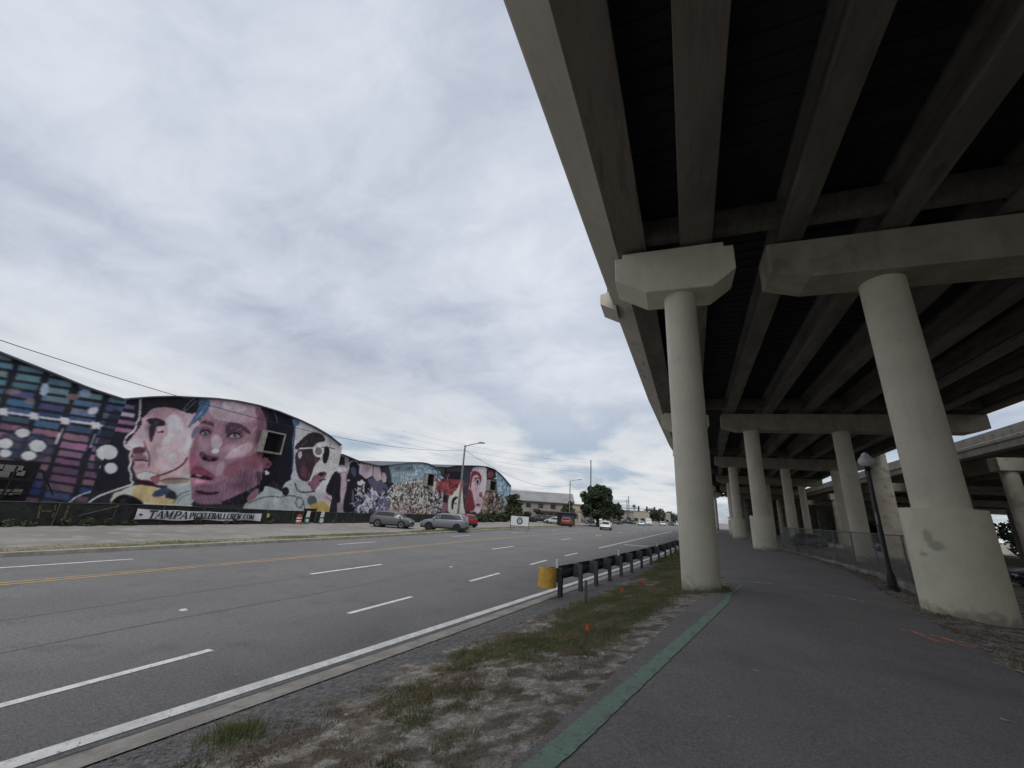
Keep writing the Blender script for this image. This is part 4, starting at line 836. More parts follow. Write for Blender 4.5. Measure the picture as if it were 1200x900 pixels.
def warehouse(label, Y0, Y1, top, painter, base, step, mb_z, vents, back=38):
    root = thing('warehouse', label, 'warehouse', (0, 0, 0), 0, 'arched warehouses with painted end walls')
    ny = int((Y1-Y0)/step)+1; Yv = np.linspace(Y0, Y1, ny); tz = np.interp(Yv, [a for a, b in top], [b for a, b in top])
    k = np.ones(7)/7; tz = np.interp(Yv, Yv, np.convolve(np.pad(tz, 3, 'edge'), k, 'valid')); zb = np.interp(Yv, [a for a, b in mb_z], [b for a, b in mb_z])
    nz = int((tz.max()-zb.min())/step)+1
    tt = np.linspace(0, 1, nz); Z = zb[None, :]+(tz-zb)[None, :]*tt[:, None]; YY = np.tile(Yv, (nz, 1))
    P = np.stack([np.full(Z.size, WX), YY.ravel(), Z.ravel()], 1); X2, Y2 = projpx(P)  # wall points projected through the camera; mural shapes are given in image pixels
    p = Painter(X2, Y2, base); painter(p)
    C = np.clip(p.C, 0, 255).reshape(nz, ny, 3)
    for ax in (0, 1):
        q = np.pad(C, [(1, 1) if k == ax else (0, 0) for k in range(3)], 'edge')
        C = (np.take(q, range(0, C.shape[ax]), ax)+2*C+np.take(q, range(2, C.shape[ax]+2), ax))/4
    C = C.reshape(-1, 3); g_ = C.mean(1, keepdims=True); C = g_+(C-g_)*.68
    yy_, zz_ = P[:, 1], P[:, 2]
    C = 104+(C-104)*1.16; f = 1+.12*(fnoise(yy_, zz_, 1.1, 3)-.5)+.05*(fnoise(yy_*1.6, zz_, 3.5, 4)-.5)+.04*(fnoise(yy_*3, zz_*.7, 4.5, 5)-.5)
    C = C*f[:, None]+10*(fnoise(yy_, zz_, 2.2, 8)-.5)[:, None]*np.array([1, .2, -.6])
    C = np.clip(lin(np.clip(C, 4, 255))*MURAL_GAIN, 0, .85)
    me = bpy.data.meshes.new('wall'); idx = np.arange(nz*ny).reshape(nz, ny)
    F = np.stack([idx[:-1, :-1], idx[:-1, 1:], idx[1:, 1:], idx[1:, :-1]], -1).reshape(-1, 4)
    me.from_pydata(P.tolist(), [], F.tolist()); at = me.color_attributes.new('paint', 'FLOAT_COLOR', 'POINT')
    at.data.foreach_set('color', np.hstack([C, np.ones((len(C), 1))]).ravel()); me.materials.append(M['mural'])
    o = bpy.data.objects.new('painted_wall', me); COL.objects.link(o); o.parent = root
    # plinth, side and back walls
    mb = MB(); n = len(Yv)
    mb.box(WX-.3, WX+.02, Y0, Y1, -1.4, zb.min()); mb.add([(WX-.28, y, z) for y, z in zip(Yv[::8], zb[::8]-.5)]+[(WX-.28, y, z-.06) for y, z in zip(Yv[::8], tz[::8])], [(i, i+1, len(Yv[::8])+i+1, len(Yv[::8])+i) for i in range(len(Yv[::8])-1)])
    mb.box(WX-back, WX-.35, Y0+.1, Y0+.35, -1.3, tz[0]-.1); mb.box(WX-back, WX-.35, Y1-.35, Y1-.1, -1.3, tz[-1]-.1); mb.build('lower_wall', M['screen'], root)
    mb = MB(); S_ = 10; ys = Yv[::S_]; zs = tz[::S_]; n = len(ys); vs = []
    for x, dz in ((WX+.30, -.03), (WX+.30, .07), (WX-back, .07), (WX-back, -.03)): vs += [(x, y, z+dz) for y, z in zip(ys, zs)]
    fs = []
    for q in range(4):
        a, b = q*n, ((q+1) % 4)*n
        fs += [(a+i, a+i+1, b+i+1, b+i) for i in range(n-1)]
    fs += [(0, n, 2*n, 3*n), (n-1, 2*n-1, 3*n-1, 4*n-1)]
    mb.add(vs, fs); mb.build('roof', M['roofm'], root, smooth=True)
    for (y, z, hw, hh) in vents:
        mb = MB(); x = WX
        for a, b, c, d in ((y-hw, y-hw+.14, z-hh, z+hh), (y+hw-.14, y+hw, z-hh, z+hh), (y-hw+.14, y+hw-.14, z+hh-.14, z+hh), (y-hw+.14, y+hw-.14, z-hh, z-hh+.14)): mb.box(x+.01, x+.75, a, b, c, d)
        v = mb.build('vent_box', M['vent'], root, bevel=.015)
        mb = MB()
        for q in np.arange(z-hh+.2, z+hh-.15, .17): mb.beam((x+.62, y-hw+.13, q), (x+.62, y+hw-.13, q), .16, .02, (-.6, 0, 1))
        mb.box(x+.05, x+.12, y-hw+.13, y+hw-.13, z-hh+.13, z+hh-.13); mb.build('louvre', M['dark'], v)
    return root
mz = [(-10, .03), (10, .06), (16, .13), (24, 0), (35.6, -.2), (57.7, -.27), (70, .1), (87, .37)]
warehouse('warehouse nearest at the left, painted with teal, blue and pink bars and white discs', -11, 13.9,
          [(-11, 6.9), (-5, 8.3), (1, 8.95), (5, 8.55), (7.8, 8.0), (10, 7.55), (11.8, 7.15), (13.9, 6.9)], paint_first, (50, 50, 60), .055, mz, [])
warehouse('warehouse with the large painted face looking up beside a profile in a hat', 13.9, 33.8,
          [(13.9, 7.02), (15, 7.5), (16.3, 7.93), (19.18, 8.6), (21, 8.88), (22.8, 9.0), (25, 8.95), (27.45, 8.68), (29.5, 8.35), (31.54, 7.85), (33.8, 6.97)], paint_second, (60, 56, 64), .05, mz, [(24.95, 5.93, 1.0, 1.0)])
warehouse('warehouse painted with pale hexagons and a blue and cream panel of scrawled lettering', 33.8, 56.9,
          [(33.8, 6.15), (36.7, 5.72), (40, 5.6), (42.5, 6.0), (46.7, 6.85), (49, 7.2), (51, 7.28), (53, 7.05), (54.8, 6.7), (56.9, 5.8)], paint_third, (50, 48, 58), .07, mz, [(51.6, 4.87, .95, .98)])
warehouse('farthest warehouse, painted with a pink face beside a light blue panel', 56.9, 86.4,
          [(56.9, 7.4), (59, 7.9), (63, 8.45), (68, 9.0), (72, 9.3), (75.5, 9.2), (78.8, 8.62), (82, 7.7), (86.4, 6.2)], paint_fourth, (70, 70, 80), .08, mz, [(74.6, 5.75, 1.6, 1.05)])
# ------------------------------------------------------------------ text helper
def text_mesh(name, s, size, m, parent, loc, rot, xs=1.0, ext=.004, off=0.0, shear=0.0):
    cu = bpy.data.curves.new(name, 'FONT'); cu.body = s; cu.size = size; cu.extrude = ext; cu.offset = off; cu.shear = shear
    cu.align_x = 'LEFT'; cu.align_y = 'CENTER'
    to = bpy.data.objects.new(name, cu); COL.objects.link(to)
    dg = bpy.context.evaluated_depsgraph_get(); me = bpy.data.meshes.new_from_object(to.evaluated_get(dg))
    bpy.data.objects.remove(to); me.materials.clear(); me.materials.append(m)
    o = bpy.data.objects.new(name, me); COL.objects.link(o); o.parent = parent; o.location = loc; o.rotation_euler = rot; o.scale = (xs, 1, 1)
    return o
# ------------------------------------------------------------------ screened fence before the warehouses
FX0 = -32.8
fence = thing('screened_fence', 'long chain link fence with black windscreen cloth below the painted warehouses', 'fence')
def ftop(Y): return float(np.interp(Y, [-12, 10, 16, 24, 34, 58, 66], [.0, .12, .15, .0, -.08, -.02, .1]))
mb = MB(); ys = [y for y in np.arange(-12, 62.1, .5) if not (28.2 < y < 30.1)]
def cloth(ya, yb):
    ys = np.arange(ya, yb+.01, .25); vs = []; fs = []
    for i, y in enumerate(ys):
        for j in range(5):
            t = j/4; z = -1.12+(ftop(y)+1.1)*t; vs.append((FX0+.02*math.sin(y*3.1+j)+.015*math.sin(y*7.7+j*2), y, z))
    for i in range(len(ys)-1):
        for j in range(4): fs.append((i*5+j, (i+1)*5+j, (i+1)*5+j+1, i*5+j+1))
    m_ = MB(); m_.add(vs, fs); return m_
c1 = cloth(-12, 28.6); c2 = cloth(30.0, 62)
c1.build('windscreen', M['screen'], fence, smooth=True); c2.build('windscreen', M['screen'], fence, smooth=True)
for y in np.arange(-11.5, 62, 2.6):
    mb = MB(); mb.tube([(FX0+.05, y, -1.2), (FX0+.05, y, ftop(y)+.04)], .035, 6); mb.build('post', M['fpost'], fence)
mb = MB()
yy = np.arange(-12, 62.1, 2); mb.tube([(FX0+.05, y, ftop(y)+.03) for y in yy], .025, 6); mb.build('top_rail', M['fpost'], fence)
mb = MB(); mb.tube([(FX0+.12, 12.85, -.55), (FX0+.12, 14.6, .08)], .03, 6); mb.build('brace', M['fpost'], fence)
M['fyel'] = mat('faded yellow lettering', (.13, .115, .05), .9, c2=(.06, .06, .04), scale=6)
h = FX0+.075; mb = MB()
for a, b in (((11.25, -.68), (11.13, .02)), ((11.8, -.68), (11.72, .04)), ((11.2, -.32), (11.78, -.3))): mb.beam((h, a[0], a[1]), (h, b[0], b[1]), .10, .02, (1, 0, 0))
mb.build('lettering', M['fyel'], fence)
mb = MB(); mb.beam((h, 12.3, -.68), (h, 12.28, .04), .11, .02, (1, 0, 0)); mb.build('lettering', M['fyel'], fence)
# banner with its web address
bn = thing('banner', 'white banner reading TAMPAPICKLEBALLCREW.COM tied on the dark fence', 'banner', (FX0+.16, 15.55, -.43))
vs = []; fs = []; nb = 36
for i in range(nb+1):
    y = 8.75*i/nb
    for j in range(5):
        t = j/4; z = (-.32+.05*math.sin(y*1.9))*(1-t)+(.36-.02*y/2-.04*abs(math.sin(y*1.45)))*t-.012*y; vs.append((.03*math.sin(y*2.3+j*.8), y, z))
for i in range(nb):
    for j in range(4): fs.append((i*5+j, (i+1)*5+j, (i+1)*5+j+1, i*5+j+1))
mb = MB(); mb.add(vs, fs); mb.build('cloth', M['banner'], bn, smooth=True)
R90 = (math.pi/2, 0, math.pi/2)
GLY = {  # strokes on a unit square: (x, y) pairs, heavy or thin, then slab feet
 'T': ([((.5, 0), (.5, 1), 1), ((.02, .95), (.98, .95), 1)], [(.28, .72, 0), (.02, .98, 1)], .9), 'A': ([((.08, 0), (.5, 1), 0), ((.5, 1), (.9, 0), 1), ((.25, .34), (.75, .34), 0)], [(-.05, .26, 0), (.68, 1.06, 0)], .98),
 'M': ([((.14, 0), (.14, 1), 0), ((.14, 1), (.5, .15), 1), ((.5, .15), (.86, 1), 0), ((.86, 1), (.86, 0), 1)], [(0, .3, 0), (.68, 1.02, 0), (0, .2, 1), (.8, 1.02, 1)], 1.15),
 'P': ([((.2, 0), (.2, 1), 1), ((.2, .97), (.62, .97), 0), ((.62, .97), (.84, .74), 1), ((.84, .74), (.62, .47), 1), ((.62, .47), (.2, .47), 0)], [(.02, .42, 0), (.02, .3, 1)], .84),
 'I': ([((.25, 0), (.25, 1), 1)], [(.05, .45, 0), (.05, .45, 1)], .5), 'C': ([((.86, .78), (.66, .97), 0), ((.66, .97), (.32, .93), 0), ((.32, .93), (.14, .5), 1), ((.14, .5), (.34, .06), 1), ((.34, .06), (.7, .03), 0), ((.7, .03), (.88, .22), 0)], [], .9),
 'K': ([((.2, 0), (.2, 1), 1), ((.84, 1), (.26, .42), 0), ((.36, .55), (.88, 0), 1)], [(.02, .38, 0), (.02, .38, 1), (.7, 1.0, 0), (.68, .98, 1)], .95), 'L': ([((.2, 0), (.2, 1), 1), ((.2, .03), (.8, .03), 0), ((.8, 0), (.8, .24), 0)], [(.02, .4, 0), (.02, .4, 1)], .82),
 'E': ([((.2, 0), (.2, 1), 1), ((.2, .03), (.78, .03), 0), ((.2, .97), (.76, .97), 0), ((.2, .52), (.6, .52), 0), ((.78, 0), (.78, .2), 0), ((.76, .8), (.76, 1), 0)], [(.02, .3, 0), (.02, .3, 1)], .84),
 'B': ([((.2, 0), (.2, 1), 1), ((.2, .97), (.6, .97), 0), ((.6, .97), (.76, .75), 1), ((.76, .75), (.58, .54), 1), ((.58, .54), (.2, .54), 0), ((.58, .54), (.84, .28), 1), ((.84, .28), (.62, .03), 1), ((.62, .03), (.2, .03), 0)], [(.02, .3, 0), (.02, .3, 1)], .86),
 'R': ([((.2, 0), (.2, 1), 1), ((.2, .97), (.6, .97), 0), ((.6, .97), (.8, .74), 1), ((.8, .74), (.58, .5), 1), ((.58, .5), (.2, .5), 0), ((.5, .5), (.88, 0), 1)], [(.02, .38, 0), (.02, .3, 1), (.78, 1.0, 0)], .92),
 'W': ([((.06, 1), (.3, 0), 1), ((.3, 0), (.52, .8), 0), ((.52, .8), (.74, 0), 1), ((.74, 0), (.98, 1), 0)], [(-.06, .22, 1), (.4, .62, 1), (.84, 1.08, 1)], 1.16),
 'O': ([((.5, .98), (.2, .82), 0), ((.2, .82), (.13, .5), 1), ((.13, .5), (.2, .18), 1), ((.2, .18), (.5, .02), 0), ((.5, .02), (.8, .18), 0), ((.8, .18), (.87, .5), 1), ((.87, .5), (.8, .82), 1), ((.8, .82), (.5, .98), 0)], [], .98), '.': ([((.15, 0), (.15, .14), 1)], [], .34)}
def write(s, y, z, h, kx, slant=0.0, drop=0.0):
    for ch in s:
        st, feet, adv = GLY[ch]; w_ = h*kx; mb = MB(); q = 0
        def pt(a, b): 
            yy_ = y+a*w_+b*h*slant; return yy_, z+b*h-drop*(yy_-y0_)
        for (a, b_, hv) in st:
            p0, p1 = pt(*a), pt(*b_); q += 1; mb.beam((.05+.0006*q, *p0), (.05+.0006*q, *p1), h*(.20 if hv else .09), .012, (1, 0, 0))
        for (a, b_, up) in feet:
            q += 1; v = .035 if not up else .965; mb.beam((.05+.0006*q, *pt(a, v)), (.05+.0006*q, *pt(b_, v)), h*.075, .012, (1, 0, 0))
        mb.build('letter', M['ink'], bn); y += adv*w_*1.03
    return y
y0_ = 0
yy_e = write('TAMPA', .62, -.24, .50, .98, .14, .012)
write('PICKLEBALLCREW.COM', yy_e+.12, -.22, .42, .735, 0.0, .012)
mb = MB(); mb.prism([(.14, -.02), (.24, .06), (.40, 0), (.26, -.09)], lambda a, b: (.035, a, b), lambda a, b: (.045, a, b)); mb.build('emblem', M['ink'], bn)
# steel landing in the opening of the nearest warehouse
st = thing('steel_landing', 'dark steel stair landing in the opening under the white discs', 'landing', (WX, 0, 0))
mb = MB(); mb.box(.02, .06, -8, 11.2, .1, 2.28); mb.build('opening', M['dark'], st)  # flat dark sheet on the wall, shade of a recess put into its colour
mb = MB()
for z in (1.25, 1.32, .55): mb.beam((.5, -8, z), (.5, 11.1, z), .07, .06)
for y in np.arange(-7.5, 11.2, 1.1): mb.beam((.5, y, .0), (.5, y+.1, 2.0), .08, .08)
for y in np.arange(-7.5, 10.2, 2.2): mb.beam((.45, y, .1), (.45, y+1.0, 1.9), .06, .06); mb.beam((.45, y+1.1, 1.9), (.45, y+2.0, .5), .06, .06)
mb.build('frame', M['black'], st)
PCL = mat('pale clutter', (.24, .215, .20), .8)
for (y, z, a, b) in [(9.5, 1.9, .3, .13), (10.2, 1.85, .35, .18), (9.75, 1.5, .4, .16), (10.55, 1.62, .15, .14), (9.5, .9, .38, .12), (10.3, .55, .3, .15), (8.6, 1.9, .28, .15), (8.2, .95, .3, .12), (10.75, .6, .16, .14), (7.7, 1.7, .3, .2)]:
    mb = MB(); mb.box(.08, .14, y-a, y+a, z-b, z+b); mb.build('panel', PCL, st)

# ------------------------------------------------------------------ street pieces by the fence
def zat(x, y): return gz(x, y)
# traffic barrel (drum with bands)
b = thing('traffic_barrel', 'orange and white traffic barrel beside the dark fence gate', 'traffic barrel', (-32.2, 27.75, zat(-32.2, 27.75))); b.scale = (.8, .8, .85)
mb = MB(); mb.lathe((0, 0, 0), [(.34, 0), (.34, .07), (.29, .08), (.27, .9), (.1, .95), (.09, 1.0)], 18); mb.build('drum', M['barrel'], b, smooth=True)
for z in (.25, .55): mb = MB(); mb.lathe((0, 0, 0), [(.292, z), (.288, z+.13)], 18); mb.build('band', M['whitep'], b)
for (y, lab, wht) in ((28.75, 'green sided white notice board leaning beside the traffic barrel', .35), (30.45, 'white notice sheet with a round white sign below, right of the gate', .5)):
    n = thing('notice_board', lab, 'notice board', (-32.35, y, zat(-32.35, y)))
    mb = MB(); mb.prism([(-.35, 0), (.35, 0), (.22, .55), (-.22, .55)], lambda a, c: (0, a, c), lambda a, c: (.05, a, c)); mb.build('board', M['greenp'], n)
    mb = MB(); mb.prism([(-.2, .6), (.22, .6), (.24, 1.15), (-.12, 1.15)], lambda a, c: (0, a, c), lambda a, c: (.04, a, c)); mb.build('sheet', M['whitep'], n)
    mb = MB(); mb.lathe((0, 0, 0), [(wht*.45, 0), (wht*.45, .03)], 14); mb.v = [(.055+c, a, .28+b_) for a, b_, c in mb.v]; mb.build('disc', M['whitep'], n)
g = thing('fence_gate', 'dark gate in the screened fence beside the notice boards', 'gate', (FX0, 29.3, -1.1))
mb = MB(); mb.box(-.02, .02, -.7, .7, .05, 1.35); mb.build('panel', M['dark'], g)
mb = MB()
for y in (-.72, .72): mb.tube([(0, y, 0), (0, y, 1.5)], .04, 6)
mb.build('gate_post', M['fpost'], g)
# yellow disc sign on the fence
t = MB(); t.lathe((0, 0, 0), [(.14, 0), (.14, .03)], 14); t.v = [(FX0+.1+c, 24.95+a, -.42+b_*1.3) for a, b_, c in t.v]
tag(t.build('warning_disc', M['awn']), 'small yellow disc hung on the fence right of the banner', 'sign')
# board with ring emblem
sb = thing('sign_board', 'white board with a dark round ring emblem on two legs in the verge', 'sign', (-18.0, 48, zat(-18, 48)), math.radians(18))
mb = MB(); mb.box(-1.12, 1.12, -.03, .03, .55, 1.72); mb.build('board', M['sign'], sb, bevel=.01)
mb = MB()
for a, b_, c, d in ((-1.15, 1.15, 1.72, 1.78), (-1.15, 1.15, .49, .55), (-1.18, -1.12, .49, 1.78), (1.12, 1.18, .49, 1.78)): mb.box(a, b_, -.045, .045, c, d)
mb.build('frame', M['black'], sb)
for x in (-1.1, 1.1): mb = MB(); mb.box(x-.04, x+.04, -.04, .04, -.2, .6); mb.build('leg', M['fpost'], sb)
mb = MB(); n = 28
for k in range(n):
    a0, a1 = 2*math.pi*k/n, 2*math.pi*(k+1)/n
    mb.add([(r*math.cos(a), -.045, 1.13+r*math.sin(a)) for a in (a0, a1) for r in (.2, .40)], [(0, 1, 3, 2)])
mb.build('emblem', M['signg'], sb)
mb = MB(); mb.box(-.35, .35, -.04, -.034, 1.58, 1.63); mb.box(-.1, .1, -.042, -.036, 1.06, 1.2); mb.build('emblem', M['signg'], sb)

# ------------------------------------------------------------------ vehicles
def make_car(label, kind, pm, L_=4.6, W=1.86, H=1.68, rims='rim'):
    root = thing('parked_car', label, 'car')
    hl = L_/2; w2 = W/2; gc = .22
    if kind == 'suv':   # x, belt z, roof z, roof half width factor
        ST = [(-hl, .78, .80, .9), (-hl+.06, 1.02, 1.05, .82), (-hl+.42, 1.08, H-.12, .70), (-hl+.75, 1.06, H-.02, .73), (-.4, 1.03, H, .75), (.35, 1.01, H-.03, .74), (.75, .99, H-.14, .72), (1.28, .97, 1.04, .76), (1.6, .95, 1.0, .78), (hl-.35, .88, .92, .80), (hl-.08, .74, .78, .86), (hl, .55, .58, .9)]
        cab = (1, 7); tops = (3, 6)
    elif kind == 'van':
        ST = [(-hl, .9, H-.1, .86), (-hl+.1, 1.1, H, .86), (-.4, 1.15, H+.02, .86), (.8, 1.12, H, .85), (1.0, 1.1, H-.1, .84), (1.7, 1.05, 1.2, .8), (hl-.3, .95, 1.02, .82), (hl-.05, .8, .84, .86), (hl, .6, .62, .9)]
        cab = (1, 5); tops = (2, 4)
    else:
        ST = [(-hl, .66, .68, .9), (-hl+.08, .86, .90, .82), (-hl+.55, .90, .96, .80), (-hl+.72, .90, 1.0, .76), (-.95, .90, H-.08, .70), (-.4, .90, H, .72), (.2, .89, H-.03, .72), (.5, .88, H-.12, .70), (1.15, .86, .92, .76), (hl-.4, .76, .80, .80), (hl-.08, .62, .66, .86), (hl, .48, .5, .9)]
        cab = (3, 8); tops = (4, 7)
    ring = []; 
    for i, (x, zb, zr, wf) in enumerate(ST):
        e = 1-.10*max(0, (abs(x)-hl+.45)/.45)**2
        zlow = gc+(.1 if abs(x) > hl-.1 else 0)
        ring.append([(x, -w2*.90*e, zlow), (x, -w2*e, zlow+.22), (x, -w2*e, zb-.12), (x, -w2*.95*e, zb), (x, -w2*wf*e, zr-.03), (x, -w2*(wf-.10)*e, zr), (x, w2*(wf-.10)*e, zr), (x, w2*wf*e, zr-.03), (x, w2*.95*e, zb), (x, w2*e, zb-.12), (x, w2*e, zlow+.22), (x, w2*.90*e, zlow)])
    mb = MB(); n = 12; vs = [p for r in ring for p in r]; fs = []
    for i in range(len(ring)-1):
        for k in range(n): fs.append((i*n+k, i*n+(k+1) % n, (i+1)*n+(k+1) % n, (i+1)*n+k))
    fs += [tuple(range(n))[::-1], tuple((len(ring)-1)*n+k for k in range(n))]
    mb.add(vs, fs); body = mb.build('body', pm, root, smooth=True)
    def lerp(a, b, t): return tuple(a[i]*(1-t)+b[i]*t for i in range(3))
    a, b_ = (2, 7) if kind == 'suv' else cab
    for side, (kb, kr) in ((-1, (3, 4)), (1, (8, 7))):
        for (i0, i1) in ((a, (a+b_)//2+(1 if kind != 'van' else 0)), ((a+b_)//2+(1 if kind != 'van' else 0), b_)):
            lo = []; hi = []
            for i in range(i0, i1+1):
                t0 = lerp(ring[i][kb], ring[i][kr], .10); t1 = lerp(ring[i][kb], ring[i][kr], .86)
                if i in (a, b_) and kind != 'van': t1 = lerp(ring[i][kb], ring[i][kr], .5)
                if i == i0 and i0 != a: t0 = (t0[0]+.05, t0[1], t0[2]); t1 = (t1[0]+.05, t1[1], t1[2])
                lo.append((t0[0], t0[1]+side*.012, t0[2]+.004)); hi.append((t1[0], t1[1]+side*.012, t1[2]))
            m_ = MB(); m = len(lo); m_.add(lo+hi, [(i, i+1, m+i+1, m+i) for i in range(m-1)]); m_.build('window', M['glass'], root)
    def screen_(i0, i1, nm, dx):
        p = ring[i0]; q = ring[i1]; m_ = MB()
        c = [lerp(p[4], p[7], .08), lerp(p[4], p[7], .92), lerp(q[4], q[7], .94), lerp(q[4], q[7], .06)]
        c = [lerp(c[0], c[3], .10), lerp(c[1], c[2], .10), lerp(c[1], c[2], .94), lerp(c[0], c[3], .94)]
        m_.add([(x+dx, y, z+.035) for x, y, z in c], [(0, 1, 2, 3)]); m_.build(nm, M['glass'], root)
    screen_(tops[1], cab[1], 'windscreen', .012)
    if kind == 'suv': screen_(2, 1, 'rear_window', -.03)
    elif kind == 'van': pass
    else: screen_(4, 3, 'rear_window', -.012)
    r = .355 if kind != 'sedan' else .325; wx = hl-.88
    for sx in (-1, 1):
        for sy in (-1, 1):
            X = sx*wx-.02; Yw = sy*(w2-.10)
            def disc(rr, y0, y1, prof=None):
                m_ = MB(); m_.lathe((0, 0, 0), prof or [(rr, y0), (rr, y1)], 22); m_.v = [(X+p[0], Yw+sy*p[2], r+p[1]) for p in m_.v]; return m_
            disc(r+.06, 0, 0, [(r+.07, .0), (r+.07, .112)]).build('wheel_arch', M['black'], root)
            wl = disc(r, 0, 0, [(r-.03, -.06), (r, -.03), (r, .10), (r-.03, .125)]).build('wheel', M['tyre'], root, smooth=True)
            disc(r*.66, 0, 0, [(r*.66, .11), (r*.6, .135), (r*.15, .12)]).build('rim', M[rims], wl, smooth=True)
    for sy in (-1, 1):
        m_ = MB(); y0, y1 = sorted((sy*w2*.55, sy*w2*.92)); zf = ST[-2][1]-.08
        m_.box(hl-.16, hl-.02, y0, y1, zf-.07, zf+.06); m_.build('headlight', M['lampw'], root, bevel=.02)
        m_ = MB(); zr = ST[1][1]-.12; m_.box(-hl-.005, -hl+.2, y0, y1, zr-.12, zr+.07); m_.build('tail_light', M['lampr'], root, bevel=.02)
        m_ = MB(); xm = ST[cab[1]][0]-.35; y0, y1 = sorted((sy*w2*.98, sy*(w2+.16))); m_.box(xm, xm+.12, y0, y1, ST[4][1]-.02, ST[4][1]+.14); m_.build('mirror', pm, root, bevel=.02)
    m_ = MB(); m_.box(hl-.10, hl+.012, -w2*.5, w2*.5, .42, ST[-2][1]-.1); m_.build('grille', M['black'], root, bevel=.02)
    m_ = MB(); m_.box(-hl+.05, hl-.05, -w2*.96, w2*.96, gc-.02, gc+.17); m_.build('sill', M['black'], root)
    m_ = MB(); m_.box(-hl-.02, -hl+.1, -w2*.85, w2*.85, gc+.08, gc+.3); m_.build('bumper', M['black'], root, bevel=.02)
    return root
def put(c, x, y, rz, dz=0): c.location = (x, y, gz(x, y)+dz); c.rotation_euler = (0, 0, math.radians(rz)); return c
GP = 'cars parked before the warehouses'
suv1 = put(make_car('grey green SUV parked at an angle before the screened fence', 'suv', M['p_silver'], 4.2, 1.8, 1.58), -26.9, 34.5, 20)
suv2 = put(make_car('silver grey SUV parked behind the near street lamp', 'suv', M['p_grey'], 4.6, 1.88, 1.66, 'rimd'), -21.5, 35.9, 197)
red = put(make_car('red SUV parked beyond the silver grey SUV', 'suv', M['p_red'], 4.0, 1.75, 1.58), -25.6, 47.6, 150)
for c in (suv1, suv2, red): c['group'] = GP
GT = 'cars driving on the road'
wc = put(make_car('white sedan driving toward the viewer, nearest car on the road', 'sedan', M['p_white'], 4.5, 1.84, 1.5), -11.2, 73, -84)
wc['group'] = GT
van = put(make_car('white van driving on the road beyond the white sedans', 'van', M['p_white'], 5.2, 2.0, 2.35), -8.4, 152, -86); van['group'] = GT
pk = put(make_car('orange red pickup parked under the far street lamp', 'suv', M['p_orange'], 4.6, 1.9, 1.62), -19.0, 76.5, 98)
dk = put(make_car('dark car standing on the road left of the white van', 'suv', M['p_dark'], 4.5), -13.5, 150, -86); dk['group'] = GT
def dup(src, x, y, rz, label, group): c = copy_tree(src, (x, y, gz(x, y)), math.radians(rz), label, group); return c
dup(wc, -9.9, 138, -85, 'white sedan on the road between the nearest sedan and the van', GT)
for x, y, lab, src in [(-4.3, 170, 'white car far down the road just right of the van', wc), (-1.2, 178, 'dark car far down the road, second right of the van', dk), (1.5, 190, 'white car farthest down the road beside the column', wc)]:
    dup(src, x, y, -84, lab, GT)
GL2 = 'cars in the far side lots'
for x, y, rz, lab, src in [(-29.6, 92, 20, 'dark SUV parked left of the navy shed, nearest the sign board', dk), (-26.2, 92, 10, 'dark SUV second in the row left of the navy shed', dk), (-24.6, 87.5, 170, 'white sedan parked beside the navy shed', wc),
                           (-17.2, 108, 15, 'white sedan parked behind the round tree', wc), (-20.8, 112, 15, 'dark SUV parked behind the round tree', dk), (-17.0, 128, 20, 'grey green SUV far beyond the round tree', suv1), (-15.6, 148, 10, 'dark SUV far beyond the round tree', dk)]:
    dup(src, x, y, rz, lab, GL2)
GU = 'cars parked under the overpass'
dup(suv1, 14.6, 60, 172, 'silver car behind the chain link fence and the slim round piers', GU)
dup(dk, 27.5, 72, 185, 'dark car beyond the fence near the broad squared pier', GU)
blk = put(make_car('black car parked right of the nearest wide pedestal', 'sedan', M['p_black'], 4.7, 1.85, 1.5), 16.9, 27.2, 168); blk['group'] = GU
dup(blk, 24.5, 36, 170, 'black car farther right beneath the ramp bridge', GU)

# ------------------------------------------------------------------ lamps, poles and wires
def street_lamp(label, x, y, zt, reach, ang=0):
    z = gz(x, y); t = thing('street_lamp', label, 'street lamp', (x, y, z), ang, 'grey street lamps on the far verge')
    h = zt-z; mb = MB(); mb.tube([(0, 0, 0), (0, 0, h)], [.14, .09], 10); mb.build('pole', M['pole'], t, smooth=True)
    mb = MB(); mb.tube([(0, 0, h-.15), (reach*.35, 0, h+.12), (reach*.75, 0, h+.3)], .05, 8); mb.build('arm', M['pole'], t)
    mb = MB(); mb.prism([(reach*.7, h+.24), (reach, h+.26), (reach*1.02, h+.34), (reach*.85, h+.42), (reach*.7, h+.38)], lambda a, b: (a, -.16, b), lambda a, b: (a, .16, b)); mb.build('lamp_head', M['pole'], t, bevel=.03)
    mb = MB(); mb.box(-.2, .2, -.2, .2, -.05, .12); mb.build('base', M['steel'], t)
    return t
LX, LY = -21.42, 38.2
l1 = street_lamp('tallest looking street lamp, rising in front of the parked silver SUV', LX, LY, 8.0, 2.3, .12)
street_lamp('street lamp between the sign board and the round tree', -21.3, 87.7, 8.4, 2.6, .1)
street_lamp('street lamp right behind the round tree', -18.7, 135, 8.0, -2.6, .1)
def util_pole(label, x, y, zt, r=.14, bar=True):
    z = gz(x, y); t = thing('utility_pole', label, 'utility pole', (x, y, z), 0, 'tall wooden utility poles')
    mb = MB(); mb.tube([(0, 0, 0), (0, 0, zt-z)], [r*1.15, r*.8], 8); mb.build('pole', M['fpost'] if not bar else M['bark'], t, smooth=True)
    if bar: mb = MB(); mb.beam((-1.1, 0, zt-z-.6), (1.1, 0, zt-z-.6), .1, .12); mb.build('crossarm', M['bark'], t)
    return t
util_pole('very tall slim pole standing in front of the round tree', -16.6, 87.5, 13.1, .13, False)
